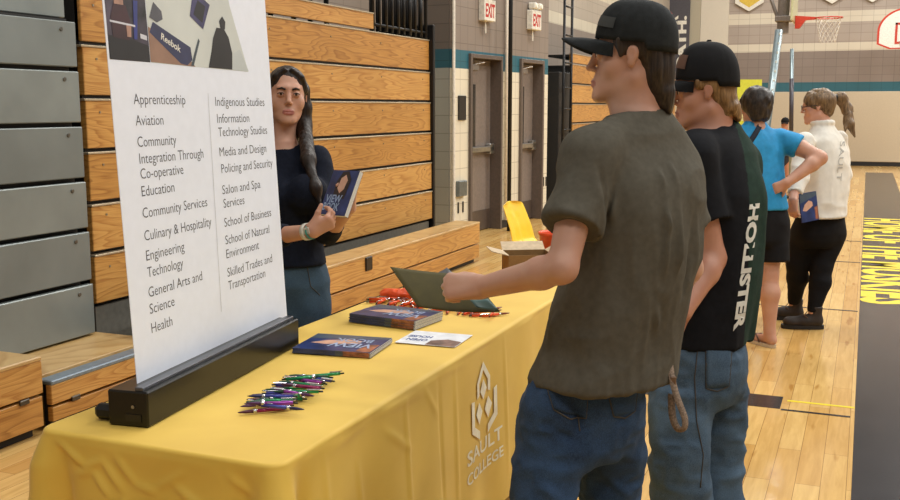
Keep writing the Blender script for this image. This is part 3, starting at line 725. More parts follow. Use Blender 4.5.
def cap(parent, L, R, s, mcap, tilt=.0, h=.098, brim_len=.075, patch=None, brim_dip=.018, brim_up=.0, mbrim=None, rx=.083, ry=.103, z0=.040):
    """baseball cap: crown with six seams, curved brim, button"""
    U = frame(R[:, 1]*math.cos(tilt)+R[:, 2]*math.sin(tilt), R[:, 2]*math.cos(tilt)-R[:, 1]*math.sin(tilt)); c0 = L(0, -.014, z0)
    nr, nt = 18, 72; vs = []; fs = []
    for i in range(nr+1):
        t = i/nr; ph = t*math.pi/2; zz = h*math.cos(ph)**.9; rr = math.sin(ph)**.82
        for j in range(nt):
            th = 2*math.pi*j/nt; sx, sy = math.sin(th), math.cos(th); seam = .0022*max(0, 1-abs(((j/nt*6+.5) % 1)-.5)*2*9)
            front = max(0, sy)**3
            r_ = rr*(1-seam*8*rr)
            p = np.array([rx*r_*sx, ry*r_*sy, zz+front*.012*rr*(1-t*.4)-(.018*t**6 if sy < -.2 else 0)])*s
            vs.append(c0+U@p)
    n0 = nt
    for i in range(nr):
        for j in range(nt): fs.append((i*nt+j, (i+1)*nt+j, (i+1)*nt+(j+1) % nt, i*nt+(j+1) % nt))
    b = len(vs)
    for j in range(nt): vs.append(c0+(vs[nr*nt+j]-c0)*.965)           # folded-in sweatband edge
    for j in range(nt): fs.append((nr*nt+j, b+j, b+(j+1) % nt, nr*nt+(j+1) % nt))
    m = MB(); m.add(vs, fs); co = m.build('cap', mcap, parent, True)
    nu, nv = 24, 8; top = []; 
    for lay in (0, 1):
        for i in range(nv+1):
            for j in range(nu+1):
                u = j/nu*2-1; th = u*1.0; v = i/nv; edge = math.sqrt(max(0, 1-abs(u)**3.6))
                x = rx*1.0*math.sin(th)*(1-.03*v); y = ry*.97*math.cos(th)+brim_len*v*edge
                z = .004+v*brim_up-brim_dip*(u*u)*(.35+v*.9)-.012*v*v - lay*.004
                top.append(c0+U@(np.array([x, y, z])*s))
    fs = []; W = nu+1; N = (nv+1)*W
    for i in range(nv):
        for j in range(nu):
            a = i*W+j; fs.append((a, a+1, a+W+1, a+W)); fs.append((N+a, N+a+W, N+a+W+1, N+a+1))
    for j in range(nu): fs.append((nv*W+j, nv*W+j+1, N+nv*W+j+1, N+nv*W+j)); fs.append((j, N+j, N+j+1, j+1))
    for i in range(nv): fs.append((i*W, (i+1)*W, N+(i+1)*W, N+i*W)); fs.append((i*W+nu, N+i*W+nu, N+(i+1)*W+nu, (i+1)*W+nu))
    m = MB(); m.add(top, fs); m.build('brim', mbrim or mcap, co, True)
    m = MB(); m.tube([c0+U@(np.array([0, 0, h+.001])*s), c0+U@(np.array([0, 0, h+.006])*s)], [.009, .006], 12); m.build('button', mcap, co, True)
    if patch:
        w, hh, zc, th0, mp = patch; vs = []; fs = []
        for lay in (1.012, 1.03):
            for i in range(5):
                for j in range(9):
                    th = th0+(j/8-.5)*w/rx; z = zc+(i/4-.5)*hh; t = math.acos(max(0, min(1, (z/h)**(1/.9)))); rr = math.sin(t)**.82*lay
                    vs.append(c0+U@(np.array([rx*rr*math.sin(th), ry*rr*math.cos(th), z+max(0, math.cos(th))**3*.012*rr])*s))
        for i in range(4):
            for j in range(8): a = i*9+j; fs.append((45+a, 45+a+1, 45+a+10, 45+a+9)); fs.append((a, a+9, a+10, a+1))
        m = MB(); m.add(vs, fs); m.build('patch', mp, co, True)
    return co
def shoe(parent, heel, d, mu, ms, L=.29, wd=.050, hi=.075, name='shoe', ankle=.0):
    d = np.array(d, float); d[2] = 0; d /= np.linalg.norm(d); r = np.cross(d, [0, 0, 1]); h = np.array(heel, float); h[2] = 0
    P = lambda a, b, c: h+d*a+r*b+np.array([0, 0, c])
    S = SDF(.03); S.cone(P(.045, 0, .055), P(.13, 0, .052), .040, .042, .03); S.cone(P(.12, 0, .052), P(L-.05, .004, .045), .040, .034, .03)
    S.cone(P(.06, 0, .06), P(.055, 0, hi+ankle), .040, .043, .03); S.ell(P(L*.72, .004, .04), (.045, .045, .03), None, .03)
    S.cut(P(0, 0, .022), (0, 0, -1)); S.cut(P(0, 0, hi+ankle), (0, 0, 1))
    S.fine = []; o = link(name, S.mesh(name, .006), mu, parent)
    pr = []
    for k in range(28):
        a = 2*math.pi*k/28; x = math.cos(a); y = math.sin(a); wdt = wd*(1-.12*(x < 0))*(1.0 if x < .3 else 1.0); pr.append(P(L/2-.003+(L/2)*np.sign(x)*abs(x)**.8, wdt*np.sign(y)*abs(y)**.75, .002))
    MB().prism(pr, (0, 0, .026)).build('sole', ms, o)
    return o
# ================================================================== people
def key(x, y, d, a, b): p = at(x, y, d); return (p[2], p[0], p[1], a, b)
def bvh_of(*objs):
    vs = []; fs = []
    for o in objs:
        b = len(vs); vs += [world_of(o) @ v.co for v in o.data.vertices]; fs += [tuple(i+b for i in p.vertices) for p in o.data.polygons]
    return BVHTree.FromPolygons(vs, fs)
def patch_on(name, bvh, quad, pdir, m, parent, nu=8, nv=8, th=.003, bulge=None):
    """a thin sewn-on piece that follows the surface under it; quad = 4 corners near the surface"""
    q = [np.array(p, float) for p in quad]; P = []
    for i in range(nv+1):
        for j in range(nu+1):
            u, v = j/nu, i/nv; P.append(q[0]*(1-u)*(1-v)+q[1]*u*(1-v)+q[2]*u*v+q[3]*(1-u)*v)
    T = drape(np.array(P), bvh, pdir, th); d = np.array(pdir, float); d /= np.linalg.norm(d); B = T+d*(th+.004); N = len(T); W = nu+1; fs = []
    for i in range(nv):
        for j in range(nu): a = i*W+j; fs.append((a, a+1, a+W+1, a+W)); fs.append((N+a, N+a+W, N+a+W+1, N+a+1))
    for j in range(nu): fs.append((j, N+j, N+j+1, j+1)); fs.append((nv*W+j, nv*W+j+1, N+nv*W+j+1, N+nv*W+j))
    for i in range(nv): fs.append((i*W, (i+1)*W, N+(i+1)*W, N+i*W)); fs.append((i*W+nu, N+i*W+nu, N+(i+1)*W+nu, (i+1)*W+nu))
    m_ = MB(); m_.add(list(T)+list(B), fs); return m_.build(name, m, parent, True)
def stitch_on(bvh, pts, pdir, m, parent, r=.0012, name='stitching'):
    P = []
    for a, b in zip(pts[:-1], pts[1:]):
        for t in np.linspace(0, 1, 8)[:-1]: P.append(lerp(a, b, t))
    P.append(np.array(pts[-1])); T = drape(np.array(P), bvh, pdir, r*.6); mb = MB(); mb.tube(list(T), r, 5); return mb.build(name, m, parent, True)
def hairfold(amp=.004, sc=(70, 70, 7)):
    return lambda v, n: amp*(vnoise(v, sc)*2-1)+amp*1.4*(vnoise(v+7, (sc[0]*.4, sc[1]*.4, sc[2]*.7))*2-1)
skinA = m_skin('skin_fair', (192, 148, 126)); skinB = m_skin('skin_rosy', (190, 138, 114)); skinC = m_skin('skin_tan', (198, 150, 126)); skinD = m_skin('skin_light', (208, 158, 136))
lipA = mat('lips_rose', (168, 112, 98), .4); lipB = mat('lips_nude', (176, 108, 98), .35)
m_sole = mat('dark_rubber_sole', (34, 32, 31), .7); m_cap1 = mat('charcoal_cap_cloth', (34, 37, 38), .8, var=.12, nscale=50, bump=.3, bscale=500, spec=.2); m_cap2 = mat('black_cap_cloth', (24, 24, 26), .8, bump=.3, bscale=500, spec=.2)
m_den1 = m_denim('denim_blue', (34, 48, 70), (62, 86, 116)); m_den2 = m_denim('denim_faded', (50, 66, 84), (92, 114, 134)); m_den3 = m_denim('denim_slate', (44, 60, 76), (70, 92, 110))

# ---------------------------------------------------------------- young man in the olive T-shirt
def man_olive():
    f = dirv(-.61, .795); R = frame(f); yaw = math.atan2(R[1, 0], R[0, 0])
    hc = at(631, 55, 2.60); HR = frame(dirv(-.985, .17, -.02)); s = 1.0
    Ls, Rs = at(588, 156, 2.47), at(674, 166, 2.68)
    Le, Re = at(562, 268, 2.38), at(688, 268, 2.66)
    Lw, Rw = at(484, 287, 2.56), at(650, 320, 2.86)
    hip = [key(590, 372, 2.66, .170, .120), key(583, 405, 2.68, .180, .138), key(580, 430, 2.68, .178, .135), key(580, 452, 2.68, .150, .11)]
    lk, rk = at(543, 500, 2.58), at(609, 500, 2.80); la, ra = at(541, 690, 2.55), at(606, 652, 2.78)
    B = SDF(.02); L = head(B, hc, HR, s, pr=.007)
    nb = at(640, 122, 2.62); B.cone(L(0, -.020, -.055), nb, .056, .060, .03); B.cone(L(0, .02, -.07), at(632, 120, 2.6), .040, .050, .03)
    B.loft([key(640, 118, 2.62, .06, .05), key(640, 138, 2.60, .15, .08), key(643, 190, 2.60, .17, .10), key(630, 300, 2.62, .15, .10), key(600, 372, 2.64, .14, .09), key(584, 425, 2.67, .13, .09)], yaw, .04)
    for sh, el, wr in ((Ls, Le, Lw), (Rs, Re, Rw)): arm(B, sh, el, wr, (.050, .045, .036, .038, .029))
    B.chain([at(560, 430, 2.64), lk, la], [.08, .055, .04], .03); B.chain([at(600, 430, 2.72), rk, ra], [.08, .055, .04], .03)
    # left hand closed on the folder
    D = dirv(-.96, .25, -.05); N = dirv(-.28, -.85, -.35)*-1
    hand(B, Lw+D*.012, D, dirv(.15, .85, -.40), -1, curl=(1.0, 1.1, .6), s=1.0, spread=.02, thumb=(.80, .22, .55), tcurl=.3)
    hand(B, Rw, dirv(-.6, .7, -.4), dirv(-.3, -.2, -.9), 1, curl=(.4, .4, .3))
    fc = facecol(L, s, HR, hc); me = B.mesh('person', .008, .0034, 1, lambda P: fc(P).astype(int))
    foot = (at(575, 690, 2.65)[0], at(575, 690, 2.65)[1], 0)
    o = person('tall young man in an olive T-shirt and dark cap holding an open folder', 'person', foot, me, [skinA, lipA])
    eyes(L, HR, s, o, brow=(44, 32, 26))
    # T-shirt
    S = SDF(.045)
    S.loft([key(640, 112, 2.63, .070, .066), key(640, 124, 2.62, .095, .080), key(638, 138, 2.61, .140, .092), key(638, 157, 2.60, .178, .108), key(640, 190, 2.59, .186, .126), key(637, 235, 2.60, .180, .130),
            key(624, 295, 2.62, .182, .134), key(612, 340, 2.64, .190, .142), key(603, 378, 2.65, .205, .158), key(600, 396, 2.65, .204, .160)], yaw, .045, 2.25)
    S.p.append(('add',)+_flatcone(Ls+R[:, 0]*.02+np.array([0, 0, .0]), lerp(Ls, Le, .64), .061, .071, .018)); S.p.append(('add',)+_flatcone(Rs-R[:, 0]*.02, lerp(Rs, Re, .60), .062, .072, .022))
    S.cone(at(630, 128, 2.58), Ls, .055, .066, .05); S.cone(at(650, 130, 2.64), Rs, .055, .064, .05)
    S.ell(at(626, 104, 2.58), (.085, .085, .03), frame(dirv(-.6, .8, -.15)), .01, 'sub')
    zc = at(600, 376, 2.62)[2]; S.cut((0, 0, zc-.012), (0, 0, -1))
    def fold(v, n):
        a = np.zeros(len(v)); low = np.clip((1.42-v[:, 2])/.25, 0, 1)
        a += .010*ridge(v, (13, 13, 2.4))*low*np.clip((v[:, 2]-.80)/.2, .35, 1)+.0045*ridge(v+3, (28, 28, 6))*low+.004*ridge(v+5, (8, 8, 12))
        for p, q, w, am in (((606, 150, 2.47), (598, 232, 2.44), .012, -.010), ((614, 158, 2.46), (612, 225, 2.44), .011, .007), ((596, 165, 2.4), (606, 215, 2.4), .009, -.005), ((672, 165, 2.5), (678, 330, 2.5), .010, .007), ((661, 170, 2.47), (663, 290, 2.48), .009, .006), ((690, 190, 2.55), (680, 345, 2.55), .010, -.006),
                            ((650, 175, 2.47), (668, 235, 2.47), .008, .005), ((640, 200, 2.47), (625, 260, 2.48), .008, .004), ((560, 235, 2.5), (590, 215, 2.45), .010, .004), ((575, 300, 2.55), (540, 355, 2.55), .012, .006), ((650, 300, 2.5), (672, 380, 2.52), .012, .006), ((620, 310, 2.5), (600, 385, 2.5), .013, -.004)):
            a += crease(v, at(*p), at(*q), w*.95, am*2.6)
        cp = [at(x, y, d) for x, y, d in ((606, 121, 2.50), (613, 115, 2.50), (624, 112, 2.50), (640, 111, 2.51), (655, 112, 2.53), (668, 115, 2.56))]
        for p, q in zip(cp[:-1], cp[1:]): a += crease(v, p, q, .006, .0035)
        return a
    ms = mat('olive_cotton', (88, 84, 74), .9, var=.05, nscale=60, bump=.25, bscale=900, spec=.15)
    so = link('t_shirt', S.mesh('t_shirt', .0065, .005, 1, None, fold), ms, o)
    bv = bvh_of(so)
    # ribbed collar band
    cp = [at(x, y, d) for x, y, d in ((606, 119, 2.50), (613, 112, 2.50), (624, 108, 2.50), (640, 107, 2.51), (655, 108, 2.53), (668, 111, 2.56))]
    # jeans
    J = SDF(.03); J.loft(hip+[key(594, 355, 2.65, .160, .115)], yaw, .04, 2.2)
    J.loft([key(560, 425, 2.63, .095, .105), key(552, 450, 2.61, .090, .100), key(545, 480, 2.59, .078, .090), key(542, 515, 2.57, .072, .082), key(541, 600, 2.55, .068, .080), key(540, 690, 2.55, .074, .090)], yaw, .03)
    J.loft([key(604, 422, 2.73, .092, .105), key(610, 450, 2.75, .090, .098), key(609, 480, 2.78, .082, .090), key(608, 515, 2.80, .074, .084), key(606, 580, 2.80, .070, .080), key(606, 660, 2.80, .076, .090)], yaw, .03)
    J.ell(at(555, 412, 2.60), (.085, .07, .09), R, .04); J.ell(at(608, 414, 2.66), (.085, .07, .09), R, .04)
    def jf(v, n):
        a = .0065*ridge(v, (10, 10, 17))*np.clip((.80-v[:, 2])/.2, .3, 1)+.0035*ridge(v+2, (24, 24, 34))
        for p, q, w, am in (((530, 440, 2.55), (575, 470, 2.55), .012, .006), ((520, 470, 2.5), (560, 500, 2.5), .013, .007), ((585, 440, 2.6), (640, 470, 2.65), .012, -.006), ((590, 470, 2.65), (630, 495, 2.7), .012, .007), ((578, 395, 2.5), (578, 440, 2.55), .012, -.012), ((540, 425, 2.5), (575, 440, 2.52), .010, -.006)):
            a += crease(v, at(*p), at(*q), w, am*1.8)
        return a
    jo = link('jeans', J.mesh('jeans', .007, .006, 1, None, jf), m_den1, o)
    bj = bvh_of(jo); view = dirv(.06, 1, -.12); mst = mat('seam_thread', (70, 66, 62), .8)
    for q in (((546, 386, 2.4), (592, 396, 2.4), (590, 428, 2.4), (556, 418, 2.4)), ((612, 400, 2.45), (643, 392, 2.5), (640, 418, 2.5), (618, 424, 2.45))):
        c = [at(*p) for p in q]; patch_on('pocket', bj, c, view, m_den1, jo, 8, 8, .0035)
        stitch_on(bj, [c[0], c[3], lerp(c[3], c[2], .5)-np.array([0, 0, .012]), c[2], c[1]], view, mst, jo, .0022)
    stitch_on(bj, [at(578, 388, 2.4), at(580, 410, 2.4), at(583, 440, 2.42)], view, mst, jo, .002, 'seam')
    # hair: swept back, long at the nape
    Hh = SDF(.018)
    Hh.ell(L(0, -.020, .028), np.array((.078, .088, .080)), HR, .02)
    Hh.loft([(L(0, 0, .03)[2],)+tuple(L(0, -.045, .03)[:2])+(.070, .060), (L(0, 0, -.03)[2],)+tuple(L(0, -.062, 0)[:2])+(.070, .050), (L(0, 0, -.075)[2],)+tuple(L(0, -.066, 0)[:2])+(.062, .046), (L(0, 0, -.11)[2],)+tuple(L(0, -.070, 0)[:2])+(.050, .038), (L(0, 0, -.14)[2],)+tuple(L(0, -.078, 0)[:2])+(.034, .022)], math.atan2(HR[1, 0], HR[0, 0]), .02)
    for q in (-1, 1): Hh.cone(L(.064*q, .030, .034), L(.070*q, .026, -.004), .014, .006, .012)
    for i in range(7):
        a = (i/6-.5)*1.3; Hh.cone(L(.060*math.sin(a), -.06-.03*math.cos(a), -.10), L(.052*math.sin(a), -.055-.045*math.cos(a), -.138-.012*((i*7) % 3)/2), .016, .004, .016)
    Hh.cut(L(0, .070, 0), HR[:, 1]); Hh.cut(L(0, .045, .02), HR[:, 1]*.8-HR[:, 2]*.25+HR[:, 1]*.2)
    Hh.p.append(('sub', L(.0, -.0, 0)-.15, L(0, 0, 0)+.15, .008, ('ell', L(-.085, .020, -.050), np.array((.03, .042, .045)), HR)))
    Hh.p.append(('sub', L(.0, -.0, 0)-.15, L(0, 0, 0)+.15, .008, ('ell', L(.085, .020, -.050), np.array((.03, .042, .045)), HR)))
    link('hair', Hh.mesh('hair', .0036, .0036, 1, None, hairfold(.0028, (110, 110, 8))), m_hair('hair_dark_brown', (32, 25, 21), (66, 54, 44)), o)
    co = cap(o, L, HR, 1.04, m_cap1, tilt=.10, h=.108, brim_len=.086, brim_dip=.030, brim_up=.010, rx=.083, ry=.104, z0=.028, patch=(.055, .026, .040, -.62, mat('cap_badge_grey', (52, 55, 54), .7)))
    # shoes, lanyard
    mu = mat('grey_sneaker', (70, 70, 72), .7)
    for p in (la, ra): shoe(o, p-f*.06, f, mu, m_sole)
    t = tag(MB().build('x', mu), None, None) if False else None
    lm = MB(); pts = [at(668, 352, 2.60), at(670, 366, 2.58), at(674, 390, 2.57), at(682, 410, 2.57), at(687, 424, 2.575), at(682, 432, 2.58), at(674, 426, 2.585), at(671, 408, 2.59), at(672, 388, 2.585)]
    P = [np.array(p) for p in pts]; D = []
    for i in range(len(P)-1):
        for k in range(5): D.append(lerp(P[i], P[i+1], k/5))
    D.append(P[-1]); D = [sum(D[max(0, i-3):i+4])/len(D[max(0, i-3):i+4]) for i in range(len(D))]
    vs = []; w_ = dirv(.8, -.6)*.0075; th = dirv(.6, .8)*.0012
    for i, p in enumerate(D):
        tt = D[min(i+1, len(D)-1)]-D[max(i-1, 0)]; tt /= np.linalg.norm(tt); sd = np.cross(tt, FLAT); sd = sd/np.linalg.norm(sd)*.0085+FLAT*.004
        nn = np.cross(tt, sd); nn = nn/np.linalg.norm(nn)*.001
        vs += [p+sd+nn, p-sd+nn, p-sd-nn, p+sd-nn]
    fs = [(0, 1, 2, 3), tuple(len(vs)-4+k for k in (3, 2, 1, 0))]
    for i in range(len(D)-1):
        for k in range(4): fs.append((i*4+k, i*4+(k+1) % 4, i*4+4+(k+1) % 4, i*4+4+k))
    lm.add(vs, fs); lo = lm.build('lanyard', mat('lanyard_woven', (126, 108, 92), .8, var=.25, nscale=220), o, True)
    MB().obox(at(673, 381, 2.575), _rt, FLAT, EZ, .008, .003, .012, .002).build('buckle', mat('buckle_bronze', (120, 96, 78), .4, .5), lo)
    return o, Lw, D
MAN1, M1W, _ = man_olive()

# ---------------------------------------------------------------- young man in the black T-shirt
def man_black():
    f = dirv(-.75, .66); R = frame(f); yaw = math.atan2(R[1, 0], R[0, 0])
    hc = at(704, 90, 3.27); HR = frame(dirv(-.97, .10, -.10)); s = .99
    Ls, Rs = at(690, 158, 3.12), at(740, 162, 3.42); Le, Re = at(712, 258, 3.16), at(738, 250, 3.5); Lw, Rw = at(682, 312, 3.05), at(700, 300, 3.6)
    B = SDF(.02); L = head(B, hc, HR, s, jaw=1.08, pr=.003)
    B.cone(L(0, -.030, -.06), at(712, 138, 3.28), .058, .066, .03)
    B.loft([key(712, 135, 3.28, .07, .06), key(712, 160, 3.27, .15, .09), key(715, 230, 3.28, .15, .10), key(708, 340, 3.3, .14, .10)], yaw, .04)
    for sh, el, wr in ((Ls, Le, Lw), (Rs, Re, Rw)): arm(B, sh, el, wr, (.054, .049, .043, .046, .030))
    lk, rk = at(683, 440, 3.22), at(716, 440, 3.38); la, ra = at(690, 572, 3.25), at(716, 548, 3.38)
    B.chain([at(685, 370, 3.25), lk, la], [.075, .055, .04], .03); B.chain([at(722, 370, 3.34), rk, ra], [.075, .055, .04], .03)
    hand(B, Lw, dirv(-.3, .2, -.9), dirv(-.5, .8, 0), -1, curl=(.5, .5, .3)); hand(B, Rw, dirv(-.7, .2, -.6), dirv(-.3, -.2, -.9), 1, curl=(.4, .4, .3))
    fc = facecol(L, s, HR, hc); me = B.mesh('person', .009, .0045, 1, lambda P: fc(P).astype(int)); c = at(700, 560, 3.3)
    o = person('young man in a black T-shirt and faded jeans standing behind the olive T-shirt man', 'person', (c[0], c[1], 0), me, [skinB, lipA])
    eyes(L, HR, s, o, brow=(110, 80, 50))
    S = SDF(.04)
    S.loft([key(714, 122, 3.31, .070, .066), key(714, 131, 3.29, .095, .080), key(715, 141, 3.28, .150, .095), key(716, 160, 3.28, .174, .114), key(719, 200, 3.29, .180, .136), key(716, 240, 3.30, .174, .138), key(709, 300, 3.31, .174, .140), key(703, 345, 3.32, .176, .142), key(703, 356, 3.32, .176, .142)], yaw, .04, 2.25)
    S.p.append(('add',)+_flatcone(Ls+R[:, 0]*.02, lerp(Ls, Le, .62), .068, .080, .02)); S.p.append(('add',)+_flatcone(Rs-R[:, 0]*.02, lerp(Rs, Re, .60), .066, .080, .02))
    S.cone(at(705, 140, 3.22), Ls, .055, .066, .05); S.cone(at(724, 140, 3.32), Rs, .055, .064, .05)
    zc = at(706, 341, 3.30)[2]; S.cut((0, 0, zc), (0, 0, -1))
    S.ell(at(700, 122, 3.22), (.07, .08, .035), HR, .01, 'sub')
    def fold(v, n):
        a = .009*ridge(v, (12, 12, 2.6))*np.clip((1.4-v[:, 2])/.3, 0, 1)+.002*ridge(v+5, (9, 9, 14))
        for p, q, w, am in (((735, 160, 3.2), (742, 235, 3.2), .012, .008), ((724, 165, 3.15), (724, 235, 3.15), .012, -.008), ((745, 220, 3.2), (738, 330, 3.2), .014, .007), ((722, 250, 3.2), (712, 330, 3.2), .012, -.005)): a += crease(v, at(*p), at(*q), w*1.3, am)
        return a
    # black shirt, coloured dark green on its right rear side
    bc = at(758, 200, 3.38); gd = R[:, 0]*.75-R[:, 1]*.66
    def fm(P): return (((P-at(741, 200, 3.22))@gd > .0) & (P[:, 2] > at(740, 345, 3.3)[2])).astype(int)
    mk = mat('black_cotton', (26, 27, 31), .9, var=.08, nscale=50, bump=.2, bscale=900, spec=.15); mg = mat('dark_green_cotton', (34, 54, 46), .9, var=.08, nscale=50, bump=.2, bscale=900, spec=.15)
    so = link('t_shirt', S.mesh('t_shirt', .007, .006, 1, fm, fold), [mk, mg], o)
    bv = bvh_of(so); pd = dirv(-.75, .66)
    tm = MB(); v, fs = text_mesh('HOLLISTER', width=.40, height=.055, bold=.05)
    org = at(755, 203, 3.20); P = org+v[:, :1]*dirv(-.09, 0, -1)+(v[:, 1:2]-.027)*dirv(.75, .66); P = drape(P, bv, dirv(.29, 1), .004); tm.add(P, fs); tm.build('lettering', mat('white_print', (214, 214, 206), .6), so)
    J = SDF(.03); J.loft([key(704, 330, 3.31, .155, .115), key(702, 355, 3.31, .172, .130), key(700, 385, 3.31, .172, .132), key(700, 400, 3.31, .14, .11)], yaw, .04, 2.2)
    J.loft([key(684, 385, 3.25, .098, .105), key(679, 420, 3.23, .090, .098), key(678, 460, 3.22, .086, .092), key(682, 500, 3.24, .088, .095), key(688, 545, 3.25, .092, .10), key(690, 572, 3.25, .094, .104)], yaw, .03)
    J.loft([key(716, 385, 3.36, .094, .105), key(717, 420, 3.37, .088, .096), key(716, 460, 3.38, .080, .090), key(716, 500, 3.38, .082, .092), key(716, 530, 3.38, .086, .094), key(716, 548, 3.38, .09, .10)], yaw, .03)
    J.ell(at(722, 372, 3.24), (.09, .06, .085), R, .04)
    def jf(v, n):
        a = .008*ridge(v, (8, 8, 14))*np.clip((.75-v[:, 2])/.25, .25, 1)+.0045*ridge(v+2, (20, 20, 28))
        for p, q, w, am in (((700, 345, 3.1), (703, 450, 3.1), .008, .005), ((665, 450, 3.1), (705, 470, 3.1), .015, .009), ((668, 480, 3.1), (710, 492, 3.1), .014, .009), ((705, 440, 3.1), (730, 455, 3.15), .013, .008), ((700, 465, 3.1), (705, 500, 3.1), .012, -.012)): a += crease(v, at(*p), at(*q), w, am)
        return a
    jo = link('jeans', J.mesh('jeans', .009, .007, 1, None, jf), m_den2, o); bj = bvh_of(jo); view = dirv(.22, 1, -.12); mst = mat('seam_thread', (70, 66, 62), .8)
    c = [at(*p) for p in ((708, 352, 3.0), (735, 350, 3.05), (731, 392, 3.05), (708, 396, 3.0))]; patch_on('pocket', bj, c, view, m_den2, jo, 8, 8, .0035)
    stitch_on(bj, [c[0], c[3], lerp(c[3], c[2], .5)-np.array([0, 0, .012]), c[2], c[1]], view, mst, jo, .0024)
    stitch_on(bj, [at(700, 350, 3.), at(696, 385, 3.), at(698, 430, 3.), at(705, 465, 3.), at(702, 500, 3.)], view, mst, jo, .002, 'seam')
    Hh = SDF(.018); Hh.ell(L(0, -.020, .024), (.078, .086, .080), HR, .02)
    Hh.loft([(L(0, 0, .03)[2],)+tuple(L(0, -.040, .03)[:2])+(.072, .052), (L(0, 0, -.02)[2],)+tuple(L(0, -.055, 0)[:2])+(.074, .056), (L(0, 0, -.055)[2],)+tuple(L(0, -.064, 0)[:2])+(.066, .046), (L(0, 0, -.088)[2],)+tuple(L(0, -.074, 0)[:2])+(.050, .028)], math.atan2(HR[1, 0], HR[0, 0]), .02)
    for q in (-1, 1): Hh.cone(L(.069*q, .026, .03), L(.071*q, .026, .006), .012, .005, .012)
    for i in range(9):
        a = (i/8-.5)*1.7; Hh.cone(L(.066*math.sin(a), -.055-.04*math.cos(a), -.060), L(.060*math.sin(a), -.056-.048*math.cos(a), -.088-.010*((i*5) % 3)), .015, .004, .014)
    for q in (-1, 1): Hh.p.append(('sub', L(0, 0, 0)-.15, L(0, 0, 0)+.15, .008, ('ell', L(.085*q, .022, -.035), np.array((.03, .045, .045)), HR)))
    Hh.cut(L(0, .050, 0), HR[:, 1])
    link('hair', Hh.mesh('hair', .004, .004, 0, None, hairfold(.0042, (75, 75, 18))), m_hair('hair_sandy', (92, 66, 42), (166, 130, 86), (120, 120, 14)), o)
    cap(o, L, HR, 1.0, m_cap2, tilt=.10, h=.128, brim_len=.078, brim_dip=.02, z0=.026, rx=.086, ry=.103, patch=(.07, .045, .055, -.25, mat('leather_patch', (96, 66, 52), .6)))
    mu = mat('black_sneaker', (38, 37, 38), .7)
    shoe(o, la-f*.07, f, mu, m_sole); shoe(o, ra-f*.06, f, mu, m_sole)
    return o
man_black()
